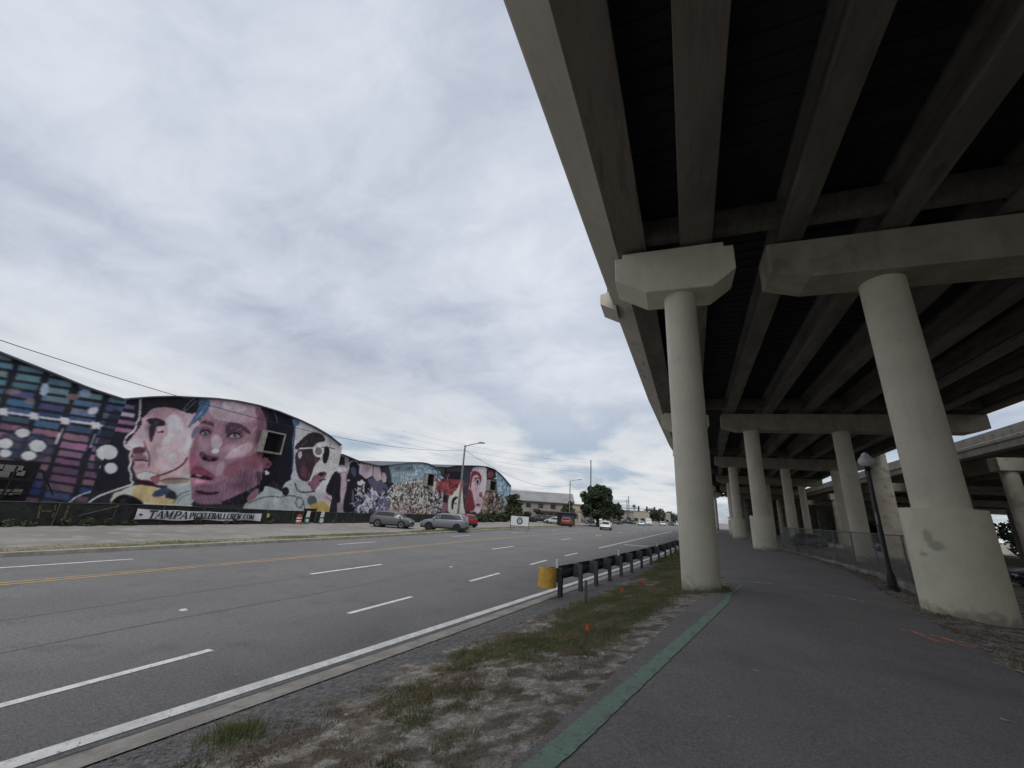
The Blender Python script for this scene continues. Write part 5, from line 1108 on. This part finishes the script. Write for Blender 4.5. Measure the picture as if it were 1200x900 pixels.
util_pole('pole standing just right of the street lamp behind the tree', -17.0, 172, 9.6, .16, False)
util_pole('short pole beside the far palm', -17.3, 168, 8.0, .15, True)
def wire(name, a, b, sag, label, r=.013, n=20):
    mb = MB(); a = Vector(a); b = Vector(b)
    mb.tube([a.lerp(b, i/n)+Vector((0, 0, -4*sag*(i/n)*(1-i/n))) for i in range(n+1)], r, 5, False)
    return tag(mb.build(name, M['black']), label, 'wire')
zl = 7.45
wire('overhead_wire', (-20.9, -6, 7.3), (LX, LY, zl), 2.0, 'sagging wire crossing the sky and painted faces to the near street lamp', .014)
wire('overhead_wire', (LX, LY, zl), (-21.3, 87.7, 7.6), 1.9, 'sagging wire running from the near street lamp to the next lamp', .018)
wire('overhead_wire', (-21.3, 87.7, 7.6), (-17, 172, 8.6), 2.3, 'sagging wire running on past the round tree', .02)
for k, (z0, z1) in enumerate(((10.2, 9.2), (11.3, 9.4), (12.4, 9.5))):
    wire('overhead_wire', (-48, 60, z0+2), (-16.6, 87.5, z0), .8, ['lowest', 'middle', 'highest'][k]+' thin line strung left from the very tall slim pole', .012)
# ------------------------------------------------------------------ traffic signals
def gantry(label, px, xs, Y, z, sig, side):
    t = thing('traffic_signal', label, 'traffic signal', (px, Y, -1))
    mb = MB(); mb.tube([(0, 0, 0), (0, 0, z+1.3)], [.18, .14], 8); mb.build('mast', M['pole'], t)
    mb = MB(); mb.tube([(0, 0, z+1), (xs-px, 0, z+1.15)], [.2, .13], 8); mb.build('arm', M['pole'], t)
    for x in sig:
        m_ = MB(); m_.box(x-px-.38, x-px+.38, -.36, -.1, z+.1, z+2.3); s_ = m_.build('signal_head', M['tlight'], t, bevel=.03)
        for k in range(3):
            m_ = MB(); m_.lathe((0, 0, 0), [(.13, 0), (.13, .05)], 10); m_.v = [(x-px+a*1.6, -.37-c, z+.5+k*.7+b_*1.6) for a, b_, c in m_.v]; m_.build('lens', M['glass'], s_)
    return t
gantry('signal arm with three hanging traffic lights across the far road', -27, -7.2, 195, 5.2, [-14.9, -11.3, -8.0], 1)
gantry('signal arm with two traffic lights reaching in from the right beside the column', 8.5, -6.2, 248, 4.7, [-5.3, -1.4], -1)

# ------------------------------------------------------------------ guard rail
gr = thing('guard_rail', 'dark weathered guard rail with blocked posts along the kerb', 'guard rail')
GP_ = [(-3.04, 10.9), (-2.73, 12.19), (-2.38, 13.69), (-2.0, 15.99), (-1.39, 19.9), (-.76, 24.06), (.2, 31), (2.0, 45), (4.0, 62), (7.5, 95)]
gy_ = [b for a, b in GP_]; gx_ = [a for a, b in GP_]
def GXf(Y): return float(np.interp(Y, gy_, gx_))
W_ = [(-.02, 0), (-.075, .035), (-.075, .085), (0, .13), (0, .18), (-.075, .225), (-.075, .275), (-.02, .31), (-.012, .305), (-.062, .27), (-.062, .23), (.012, .185), (.012, .125), (-.062, .08), (-.062, .04), (-.012, .005)]
def section(ya, yb):
    ys = np.linspace(ya, yb, max(2, int((yb-ya)/1.2)+1)); n = len(W_); vs = []; fs = []
    for Y in ys:
        z = gz(GXf(Y), Y)
        for a, b in W_: vs.append((GXf(Y)-.16+a, Y, z+.36+b*1.14))
    for i in range(len(ys)-1):
        for k in range(n): fs.append((i*n+k, i*n+(k+1) % n, (i+1)*n+(k+1) % n, (i+1)*n+k))
    m_ = MB(); m_.add(vs, fs); return m_
for a in np.arange(10.9, 92, 3.81):
    section(a, min(a+3.86, 92)).build('rail', M['railsteel'], gr, smooth=True)
pY = [11.15, 12.35, 13.45, 14.75, 16.1, 17.6, 19.3, 21.2]+list(np.arange(23.1, 60, 1.95))
for i, Y in enumerate(pY):
    x = GXf(Y); z = gz(x, Y); h = .71
    m_ = MB(); m_.box(x+.01, x+.11, Y-.085, Y-.070, z-.2, z+h); m_.box(x+.01, x+.11, Y+.070, Y+.085, z-.2, z+h); m_.box(x+.05, x+.065, Y-.07, Y+.07, z-.2, z+h)
    po = m_.build('post', M['postblue'] if i % 3 else M['railsteel'], gr)
    m_ = MB(); m_.box(x-.145, x+.005, Y-.07, Y+.07, z+.36, z+.72); m_.build('block', M['railsteel'], po)
for i in (0, 4, 8, 12):
    Y = pY[i]-.12; x = GXf(Y); z = gz(x, Y); m_ = MB(); m_.box(x-.02, x+.05, Y-.02, Y+.02, z+.72, z+.93); m_.build('reflector', M['whitep'], gr, bevel=.005)
# curved yellow end sheet
m_ = MB(); n = 14; x0, y0 = GXf(10.9)-.12, 10.72; z0 = gz(x0, y0); vs = []; fs = []
for i in range(n+1):
    a = math.radians(180+200*i/n-10)
    for r in (.235, .225):
        for z in (.30, .78): vs.append((x0+r*math.cos(a), y0+r*math.sin(a), z0+z))
for i in range(n): fs += [(4*i, 4*i+4, 4*i+5, 4*i+1), (4*i+2, 4*i+3, 4*i+7, 4*i+6), (4*i+1, 4*i+5, 4*i+7, 4*i+3), (4*i, 4*i+2, 4*i+6, 4*i+4)]
m_.add(vs, fs); m_.build('end_sheet', M['yelplastic'], gr, smooth=True)
m_ = MB(); m_.box(x0-.1, x0+.1, y0-.02, y0+.24, z0+.36, z0+.72); m_.build('end_anchor', M['railsteel'], gr)
sp = thing('marker_stake', 'thin dark metal stake standing in the grass near the rail end', 'stake', (-1.98, 9.9, gz(-1.98, 9.9)))
m_ = MB(); m_.box(-.03, .03, -.012, .012, -.1, .5); m_.build('stake', M['postblue'], sp)
for (x, y, lab) in [(-1.43, 11.6, 'orange survey flag in the grass nearest the guard rail'), (-1.4, 6.85, 'orange survey flag nearest the viewer in the dry grass'), (-1.08, 13.5, 'orange survey flag closest to the first column')]:
    f = thing('survey_flag', lab, 'survey flag', (x, y, gz(x, y)), 0, 'orange survey flags in the verge')
    m_ = MB(); m_.tube([(0, 0, -.05), (.02, 0, .16)], .004, 5); m_.build('wire_stem', M['steel'], f)
    m_ = MB(); vs = []; fs = []
    for i in range(6):
        for z in (.06, .15): vs.append((.015+.016*i, .010*math.sin(i*1.6), z+.01*math.sin(i)))
    for i in range(5): fs.append((2*i, 2*i+2, 2*i+3, 2*i+1))
    m_.add(vs, fs); m_.build('flag', M['flag'], f)

# ------------------------------------------------------------------ lamp post on the right
lp = thing('lamp_post', 'black lamp post with an unlit acorn globe beside the path', 'lamp post', (6.27, 17.0, -.08))
m_ = MB(); m_.lathe((0, 0, 0), [(.17, 0), (.17, .12), (.13, .16), (.12, .45), (.085, .55), (.06, .7), (.052, 2.2), (.045, 3.7), (.08, 3.74), (.10, 3.82), (.06, 3.86)], 16); m_.build('post', M['black'], lp, smooth=True)
m_ = MB(); m_.lathe((0, 0, 3.86), [(.11, 0), (.17, .03), (.215, .12), (.22, .20), (.19, .28), (.15, .30)], 18); m_.build('globe', M['globe'], lp, smooth=True)
m_ = MB(); m_.lathe((0, 0, 4.155), [(.16, 0), (.14, .06), (.10, .09), (.10, .14), (.05, .17), (.03, .2)], 16); m_.build('globe_cap', M['globe'], lp, smooth=True)
m_ = MB(); m_.box(-.06, -.04, -.04, .04, 2.0, 2.35); m_.build('plate', M['steel'], lp)

# ------------------------------------------------------------------ low wall and chain link fence on the right
cf = thing('chain_link_fence', 'bare chain link fence with steel posts on the low wall beside the path', 'fence')
WY = [(16.2, 7.35), (18.5, 7.45), (24, 7.75), (30, 7.95), (37, 8.1), (44, 8.8)]
def WXf(Y): return float(np.interp(Y, [a for a, b in WY], [b for a, b in WY]))
lw = thing('low_wall', 'stained low concrete wall under the chain link fence', 'wall')
m_ = MB(); ys = np.linspace(16.2, 44, 40); vs = []; fs = []
for i, Y in enumerate(ys):
    x = WXf(Y); z = gz(x, Y)-.3; t = .52-.18*min(1, max(0, (Y-20)/20))+.03*math.sin(Y*2.1)+.02*math.sin(Y*5.3)
    vs += [(x-.02, Y, z), (x, Y, z+t), (x+.25, Y, z+t), (x+.27, Y, z)]
for i in range(len(ys)-1): fs += [(4*i+k, 4*i+(k+1) % 4, 4*i+4+(k+1) % 4, 4*i+4+k) for k in range(4)]
fs += [(0, 1, 2, 3), tuple(4*(len(ys)-1)+k for k in range(4))]
m_.add(vs, fs); m_.build('wall_face', M['cwall'], lw)
def ct(Y): return 1.60
for Y in np.arange(16.4, 44, 2.75):
    m_ = MB(); x = WXf(Y)+.12; m_.tube([(x, Y, -.3), (x, Y, ct(Y)+.03)], .032, 7); m_.build('post', M['wire'], cf)
m_ = MB(); m_.tube([(WXf(Y)+.12, Y, ct(Y)) for Y in np.linspace(16.3, 44, 14)], .024, 6); m_.build('top_rail', M['wire'], cf)
m_ = MB(); zb_ = .12; H_ = 1.6-zb_; vs = []; fs = []; st_ = .105
for sgn in (-1, 1):
    y = 16.3
    while y < 44:
        y2 = y+sgn*H_
        ya, yb, za, zbv = y, y2, zb_, 1.6
        if yb > 44: zbv = zb_+(44-ya); yb = 44
        if yb < 16.3: zbv = zb_+(ya-16.3); yb = 16.3
        o = len(vs); d_ = .0032
        xa, xb = WXf(ya)+.12, WXf(yb)+.12
        vs += [(xa-d_, ya, za), (xa+d_, ya+d_, za), (xa, ya-d_*2, za+d_), (xb-d_, yb, zbv), (xb+d_, yb+d_, zbv), (xb, yb-d_*2, zbv+d_)]
        fs += [(o, o+1, o+4, o+3), (o+1, o+2, o+5, o+4), (o+2, o, o+3, o+5)]
        y += st_
m_.add(vs, fs); m_.build('wire_mesh', M['wire'], cf)

# ------------------------------------------------------------------ far buildings
gb = thing('gabled_building', 'pale two storey building with a grey metal gable roof', 'building', (-33.5, 118, -1.2), math.radians(18))
m_ = MB(); m_.prism([(-7, 0), (7, 0), (7, 5.3), (0, 8.0), (-7, 5.3)], lambda a, b: (-13, a, b), lambda a, b: (5, a, b)); m_.build('wall', M['plaster'], gb)
m_ = MB()
for s_ in (-1, 1): m_.prism([(0, 8.15), (s_*7.6, 5.25), (s_*7.6, 5.05), (0, 7.95)], lambda a, b: (-13.6, a, b), lambda a, b: (5.6, a, b))
m_.build('roof', M['troof'], gb)
for x in (-11, -7.5, -4, -.5, 3):
    for z in (.9, 3.4): m_ = MB(); m_.box(x-.7, x+.7, -7.06, -7.0, z, z+1.2); m_.build('window', M['glass'], gb)
m_ = MB(); m_.box(-5, 4, -9.2, -7.1, 2.6, 2.8); m_.build('canopy', M['brick'], gb)
ns = thing('navy_shed', 'low navy clad kiosk behind the pickup', 'kiosk', (-21.8, 84.5, -1.1), math.radians(10))
m_ = MB(); m_.box(-1.2, 2.3, -1.5, 2.0, 0, 2.5); m_.build('wall', M['navy'], ns, bevel=.03)
m_ = MB(); m_.box(-1.4, 2.5, -1.8, 2.2, 2.5, 2.65); m_.build('roof', M['roofm'], ns, bevel=.02)
m_ = MB(); m_.box(.3, 1.4, -1.56, -1.5, .9, 2.0); m_.build('window', M['glass'], ns); m_ = MB(); m_.box(-1.2, -.3, -1.56, -1.5, 0, 2.1); m_.build('door', M['dark'], ns)
cn = thing('gas_canopy', 'white and yellow forecourt canopy left of the round tree', 'canopy', (-19.6, 92.5, -1.1), math.radians(12))
m_ = MB(); m_.box(-1.6, 5.5, -2, 3, 2.7, 3.2); m_.build('roof', M['cream'], cn, bevel=.02); m_ = MB(); m_.box(-1.62, 5.52, -2.05, -2.0, 2.95, 3.15); m_.build('fascia', M['awn'], cn)
for x in (-1.0, 4.8): m_ = MB(); m_.box(x-.12, x+.12, -.1, .1, 0, 2.7); m_.build('post', M['whitep'], cn)
m_ = MB(); m_.prism([(-1.0, 2.6), (1.0, .6), (1.7, .6), (-.2, 2.6)], lambda a, b: (a, -2.1, b), lambda a, b: (a, -2.0, b)); m_.prism([(1.4, 2.6), (3.6, 1.2), (4.2, 1.2), (2.2, 2.6)], lambda a, b: (a, -2.1, b), lambda a, b: (a, -2.0, b)); m_.build('brace', M['whitep'], cn)
for (x, y, w_, d_, h_, mm, rm, lab, rz) in [(-30, 142, 14, 9, 5.4, 'cream', 'troof', 'cream block beyond the gabled building', 12), (-22.5, 128, 9, 7, 3.6, 'brick', 'troof', 'low brick red shop behind the round tree', 8), (-16.5, 205, 11, 8, 5.6, 'cream', 'whitep', 'white and cream block beyond the street lamps', 6),
                                          (-24, 182, 16, 8, 4.8, 'plaster', 'troof', 'long pale shed behind the far poles', 5), (-13.5, 300, 22, 9, 6, 'plaster', 'whitep', 'distant pale building at the end of the road', 5)]:
    bl = thing('shop_building', lab, 'building', (x, y, -1.2), math.radians(rz))
    m_ = MB(); m_.box(-w_/2, w_/2, -d_/2, d_/2, 0, h_); m_.build('wall', M[mm], bl)
    m_ = MB(); m_.box(-w_/2-.3, w_/2+.3, -d_/2-.3, d_/2+.3, h_, h_+.3); m_.build('roof', M[rm], bl)
    for k in range(int(w_/3)): m_ = MB(); a = -w_/2+1+3*k; m_.box(a, a+1.7, -d_/2-.05, -d_/2, .9, 2.4); m_.build('window', M['glass'], bl)

# ------------------------------------------------------------------ trees and shrubs
def leafcloud(centers, n, size, seed, droop=0.0):
    r = np.random.default_rng(seed); cs = np.array([c[:3] for c in centers]); rs = np.array([c[3] for c in centers])
    k = r.choice(len(cs), n, p=rs**2/np.sum(rs**2)); u = r.normal(size=(n, 3)); u /= np.linalg.norm(u, axis=1)[:, None]
    rad = rs[k]*(r.random(n)**.42)*(1+.10*r.normal(size=n)); P = cs[k]+u*rad[:, None]*np.array([1, 1, .85])
    a = r.normal(size=(n, 3)); a /= np.linalg.norm(a, axis=1)[:, None]; b = np.cross(a, r.normal(size=(n, 3))); b /= np.linalg.norm(b, axis=1)[:, None]
    s = size*(.6+.8*r.random(n))[:, None]; A = a*s; B = b*s*.55
    V = np.stack([P-A, P+B, P+A, P-B], 1).reshape(-1, 3); m_ = MB(); m_.v = V.tolist(); m_.f = [(4*i, 4*i+1, 4*i+2, 4*i+3) for i in range(n)]; return m_
def tree(name, label, x, y, h, rad, seed, cat='tree', trunk=.28, n=5200, leaf='leaf', lowest=.32, size=.22, group=None, squash=1.0, blobs=26):
    z = gz(x, y); t = thing(name, label, cat, (x, y, z), 0, group); r = random.Random(seed); cs = []
    for _ in range(blobs):
        a = r.uniform(0, 6.28); u = r.uniform(0, 1)**.6; hh = lowest+(1-lowest)*r.uniform(.08, .92); env = math.sin(math.pi*min(1, max(.06, (hh-lowest)/(1-lowest)*.86+.14)))**.6
        cs.append((rad*u*env*math.cos(a)*.78, rad*u*env*math.sin(a)*.78, h*hh, rad*r.uniform(.2, .36)*squash))
    leafcloud(cs, n, size, seed).build('crown', M[leaf], t)
    m_ = MB(); m_.tube([(0, 0, -.1), (.05, .02, h*.22), (-.04, .05, h*.45), (0, 0, h*.75)], [trunk*1.3, trunk, trunk*.7, trunk*.2], 9)
    for c in cs[:9]: m_.tube([(0, 0, h*r.uniform(.25, .5)), (c[0]*.5, c[1]*.5, c[2]*.8), c[:3]], [trunk*.45, trunk*.28, trunk*.08], 6, False)
    m_.build('trunk', M['bark'], t, smooth=True); return t
tree('oak_tree', 'dense round dark tree on the verge behind the very tall pole', -15.6, 90, 9.0, 4.7, 3, n=21000, size=.24, trunk=.3, lowest=.2, blobs=95, squash=.62)
tree('leafy_tree', 'bushy tree against the right end of the last warehouse', -32.4, 81.5, 5.6, 2.6, 8, n=6000, leaf='leafd', lowest=.02, blobs=30)
tree('leafy_tree', 'small round tree before the gabled building', -24.5, 100, 5.3, 2.0, 12, n=2600, leaf='leafd', lowest=.2)
GS = 'shrubs along the fence'
for i, (x, y, h, rr) in enumerate([(-32.2, 62.8, 1.45, 1.3), (-32.1, 65.6, 1.2, 1.5), (-32.2, 68.8, 1.35, 1.6), (-32.2, 72, 1.25, 1.5), (-31.8, 75, 1.6, 1.4)]):
    tree('shrub', ['leftmost and tallest leafed shrub under the dark plinth of the last warehouse', 'second shrub from the left under the last warehouse', 'middle shrub of the five under the last warehouse', 'fourth shrub from the left under the last warehouse', 'shrub touching the bushy tree at the last warehouse'][i], x, y, h, rr, 20+i, 'shrub', .06, 1500, 'leafd', .02, .16, GS, blobs=14)
for i, (x, y, h, rr, lab) in enumerate([(-27.5, 96, 2.0, 1.6, 'low shrub behind the sign board'), (-31, 88, 2.4, 2.2, 'broad shrub right of the bushy tree'), (-33, 100, 3, 2.5, 'shrub at the foot of the gabled building')]):
    tree('shrub', lab, x, y, h, rr, 40+i, 'shrub', .06, 1300, 'leafd', .02, .2, None, blobs=12)
FT = 'far trees at the end of the road'
for i, (x, y, h, rr, lab) in enumerate([(-19.5, 150, 6.5, 3.6, 'dark tree beyond the brick red shop'), (-8.5, 262, 9, 6, 'dark tree right of the far traffic lights'), (-14.5, 268, 8, 5.5, 'dark tree under the far palm'), (-3.4, 330, 7, 7, 'low distant tree left of the first column'), (3.5, 345, 6.5, 7, 'most distant tree beside the first column'), (-27, 170, 6, 4, 'tree behind the long pale shed'), (12, 420, 7, 9, 'distant tree behind the first column')]):
    tree('leafy_tree', lab, x, y, h, rr, 60+i, 'tree', .25, 1900, 'leafd', .1, .5, FT, blobs=16)
def palm(label, x, y, h, seed):
    t = thing('palm_tree', label, 'palm tree', (x, y, -1.1), 0, 'far palms'); r = random.Random(seed)
    m_ = MB(); m_.tube([(0, 0, 0), (.15, 0, h*.5), (0, 0, h)], [.24, .18, .15], 8); m_.build('trunk', M['bark'], t, smooth=True)
    m_ = MB()
    for k in range(34):
        a = k*2.4; el = r.uniform(-.7, 1.1); ln = r.uniform(1.3, 1.9); p0 = Vector((0, 0, h)); prev = None
        for i in range(6):
            s_ = i/5; q = p0+Vector((math.cos(a)*ln*s_*math.cos(el), math.sin(a)*ln*s_*math.cos(el), ln*s_*math.sin(el)-1.0*s_*s_)); wv = Vector((-math.sin(a), math.cos(a), 0))*(.22*math.sin(math.pi*(.15+.8*s_)))
            cur = (q-wv, q+wv)
            if prev: m_.add([prev[0], prev[1], cur[1], cur[0]], [(0, 1, 2, 3)])
            prev = cur
    m_.build('crown', M['palm'], t); return t
palm('tall palm rising above the far traffic lights', -18.6, 215, 8.2, 1); palm('short palm beyond the white van', -15.5, 212, 4.3, 2); palm('middle palm left of the far dark trees', -13.2, 240, 5.0, 3)
tree('leafy_tree', 'low tree seen right of the wide pedestal under the ramp bridge', 40, 60, 4.6, 4.5, 90, 'tree', .25, 4000, 'leaf', .02, .3, blobs=20)
tree('leafy_tree', 'low tree farther right under the ramp bridge', 50, 62, 5, 5, 91, 'tree', .25, 4000, 'leaf', .02, .3, blobs=20)

# ------------------------------------------------------------------ grass, gravel and litter on the verge
def vnoise(x, y, s, seed):
    r = np.random.default_rng(seed); G = r.random((64, 64)); X = x*s+100; Y = y*s+100; xi = np.floor(X).astype(int); yi = np.floor(Y).astype(int); fx = X-xi; fy = Y-yi; fx = fx*fx*(3-2*fx); fy = fy*fy*(3-2*fy)
    g_ = lambda a, b: G[a % 64, b % 64]
    return (g_(xi, yi)*(1-fx)+g_(xi+1, yi)*fx)*(1-fy)+(g_(xi, yi+1)*(1-fx)+g_(xi+1, yi+1)*fx)*fy
def scatter(n, ymin, ymax, fa, fb, dens, seed, power=1.6):
    r = np.random.default_rng(seed); Y = ymin+(ymax-ymin)*r.random(n)**power; t = r.random(n)
    K = [(knots(v)) for v in np.linspace(ymin, ymax, 200)]; yl = np.linspace(ymin, ymax, 200)
    A = np.interp(Y, yl, [fa(v) for v in yl]); B = np.interp(Y, yl, [fb(v) for v in yl]); X = A+(B-A)*t; keep = r.random(n) < dens(X, Y, t)
    return X[keep], Y[keep]
def blades(name, X, Y, hmin, hmax, m, seed, label, per=3, wd=.006, spread=.03):
    r = np.random.default_rng(seed); n = len(X); Xr = np.repeat(X, per)+r.normal(size=n*per)*spread; Yr = np.repeat(Y, per)+r.normal(size=n*per)*spread
    Z = np.array([gz(a, b) for a, b in zip(X, Y)]); Z = np.repeat(Z, per)-.004; N_ = n*per
    h = r.uniform(hmin, hmax, N_); a = r.uniform(0, 6.28, N_); lean = r.uniform(.1, 1.1, N_)*h; w_ = wd*(.7+.6*r.random(N_))*(1+Yr/14)
    b = r.uniform(0, 6.28, N_); tip = np.stack([Xr+np.cos(a)*lean, Yr+np.sin(a)*lean, Z+h], 1)
    v0 = np.stack([Xr-np.cos(b)*w_, Yr-np.sin(b)*w_, Z], 1); v1 = np.stack([Xr+np.cos(b)*w_, Yr+np.sin(b)*w_, Z], 1)
    V = np.stack([v0, v1, tip], 1).reshape(-1, 3); m_ = MB(); m_.v = V.tolist(); m_.f = [(3*i, 3*i+1, 3*i+2) for i in range(N_)]
    return tag(m_.build(name, m), label, None, None, 'stuff')
KR = lambda Y: E_(Y)+.58
def dgrass(X, Y, t):
    v = vnoise(X, Y, .8, 5)*.5+vnoise(X, Y, 2.6, 6)*.3+vnoise(X, Y, 7, 7)*.2; lim = .46-.14*np.clip((Y-4)/8, 0, 1)
    f = np.clip((v-lim)*9, 0, 1)*np.clip((t-.22)*5, 0, 1)*np.clip((.90-t)*8, 0, 1)
    return np.clip(f, 0, 1)
X, Y = scatter(150000, 1.6, 24, KR, PL, dgrass, 1, 1.5); blades('verge_grass', X, Y, .012, .048, M['grass'], 2, 'patchy green grass on the dirt verge', 3, .0026, .02)
X, Y = scatter(130000, 1.6, 20, KR, PL, lambda X, Y, t: np.clip((vnoise(X, Y, 1.3, 9)*.6+vnoise(X, Y, 5, 10)*.4-.36)*6, 0, 1)*np.clip((t-.2)*5, 0, 1)*np.clip((.93-t)*9, 0, 1), 3, 1.5); blades('dry_grass', X, Y, .006, .028, M['dry'], 4, 'dry brown grass on the verge', 3, .0022, .025)
rk = np.random.default_rng(60); tx = np.concatenate([-3.75+rk.normal(size=260)*.13, -2.9+rk.normal(size=60)*.06]); ty = np.concatenate([3.05+rk.normal(size=260)*.12, 5.6+rk.normal(size=60)*.1]); blades('kerb_tuft', tx, ty, .03, .10, M['grass'], 61, 'grass tufts against the near kerb', 4, .003, .02)
def brown(X, Y, t): return np.clip((vnoise(X, Y, 1.0, 33)-.5)*5, 0, 1)*np.clip((t-.3)*5, 0, 1)*np.clip((.9-t)*8, 0, 1)
X, Y = scatter(9000, 22, 70, KR, PL, lambda X, Y, t: .8+0*X, 5, 1.4); blades('far_grass', X, Y, .03, .12, M['grass'], 6, 'grass beside the guard rail', 3, .006)
X, Y = scatter(26000, -2, 95, lambda v: KL(v)-2.5, lambda v: KL(v)-.35, lambda X, Y, t: np.clip((vnoise(X, Y, .5, 12)-.25)*2.2, .05, 1), 7, 1.2); blades('median_grass', X, Y, .02, .10, M['grass'], 8, 'thin grass strip between the parking lot and the road', 3, .006)
r = np.random.default_rng(44); cx0, cy0 = .55, 12.25; a = r.uniform(0, 6.28, 500); rr = .5+np.abs(r.normal(size=500))*.10; blades('column_weeds', cx0+np.cos(a)*rr, cy0+np.sin(a)*rr, .03, .13, M['grass'], 9, 'weeds round the foot of the first column', 3, .004)
def pebbles(name, X, Y, smin, smax, m, seed, label):
    r = np.random.default_rng(seed); base = np.array([(1, 0, 0), (-1, 0, 0), (0, 1, 0), (0, -1, 0), (0, 0, 1), (0, 0, -1.0)]); tri = [(0, 2, 4), (2, 1, 4), (1, 3, 4), (3, 0, 4), (2, 0, 5), (1, 2, 5), (3, 1, 5), (0, 3, 5)]
    m_ = MB(); vs = []; fs = []
    for i, (x, y) in enumerate(zip(X, Y)):
        s_ = r.uniform(smin, smax)*(1+y/20); q = base*(1+.35*r.normal(size=(6, 1)))*s_*np.array([1, 1, .6]); a_ = r.uniform(0, 6.28); c_, d_ = math.cos(a_), math.sin(a_); z = gz(x, y)
        vs += [(x+p[0]*c_-p[1]*d_, y+p[0]*d_+p[1]*c_, z+p[2]+.002) for p in q]; fs += [tuple(6*i+k for k in t) for t in tri]
    m_.v = vs; m_.f = fs; return tag(m_.build(name, m), label, None, None, 'stuff')
X, Y = scatter(30000, 1.6, 14, KR, PL, lambda X, Y, t: np.clip(1.0-t*2.0, .12, 1)*np.clip((vnoise(X, Y, 1.2, 19)-.15)*2, 0, 1), 15, 1.5); pebbles('gravel', X, Y, .002, .009, M['stone'], 16, 'loose gravel along the kerb')
X, Y = scatter(1500, 1.6, 14, lambda v: PL(v)-.5, lambda v: PL(v)+.05, lambda X, Y, t: .8+0*X, 17, 1.3); pebbles('gravel', X, Y, .003, .008, M['stone'], 18, 'grit at the path edge')
X, Y = scatter(2600, 5, 34, PR, lambda v: PR(v)+1.0, lambda X, Y, t: .8+0*X, 19, 1.2); pebbles('gravel', X, Y, .004, .018, M['stone'], 20, 'gravel along the right edge of the path')
X, Y = scatter(2500, 8, 34, PR, lambda v: PR(v)+1.0, lambda X, Y, t: np.clip((vnoise(X, Y, 1.2, 29)-.4)*3, 0, 1), 21, 1.2); blades('dry_grass', X, Y, .02, .09, M['dry'], 22, 'dry weeds on the right shoulder of the path', 3, .005)
# ------------------------------------------------------------------ more standing things in the distance
for i, (x, y, h, rr) in enumerate([(62, 95, 6, 7), (70, 120, 7, 8), (52, 135, 6, 7), (66, 160, 7, 9), (40, 165, 6, 7), (28, 190, 6, 8)]):
    tree('leafy_tree', ['tree seen under the ramp bridge, nearest of the right hand row', 'second tree of the right hand row under the ramp bridge', 'third tree of the right hand row under the ramp bridge', 'fourth tree of the right hand row under the ramp bridge', 'fifth tree of the right hand row under the ramp bridge', 'last tree of the right hand row, seen between the far piers'][i], x, y, h, rr, 120+i, 'tree', .25, 2200, 'leafd', .02, .4, 'trees beyond the ramp bridge', blobs=18)

r = np.random.default_rng(91)
lx = r.uniform(-2.6, 3.6, 26); ly = r.uniform(2.6, 13, 26)
m_ = MB()
for x, y in zip(lx, ly):
    s_ = r.uniform(.008, .022); z = gz(x, y)+.008; a_ = r.uniform(0, 6.28); c_, q_ = math.cos(a_)*s_, math.sin(a_)*s_
    m_.add([(x-c_, y-q_, z), (x+q_, y-c_, z+.004), (x+c_, y+q_, z+.002), (x-q_, y+c_, z+.008)], [(0, 1, 2, 3)])
tag(m_.build('litter', M['fwhite']), 'scraps of pale litter and leaves on the verge and path', None, None, 'stuff')

# scrub creeping over the foot of the screened fence
r = np.random.default_rng(301); cs = []
for y in np.arange(-10, 28, .8):
    if r.random() < (.95 if y < 16 else .45): cs.append((FX0+.25, y+r.uniform(-.4, .4), -1.05+r.uniform(0, .28), r.uniform(.18, .42)))
for y in np.arange(31, 61, 1.3):
    if r.random() < .5: cs.append((FX0+.2, y, -1.0, r.uniform(.15, .3)))
tag(leafcloud(cs, 9000, .07, 302).build('fence_scrub', M['leafd']), 'dark scrub growing over the foot of the screened fence', None, None, 'stuff')
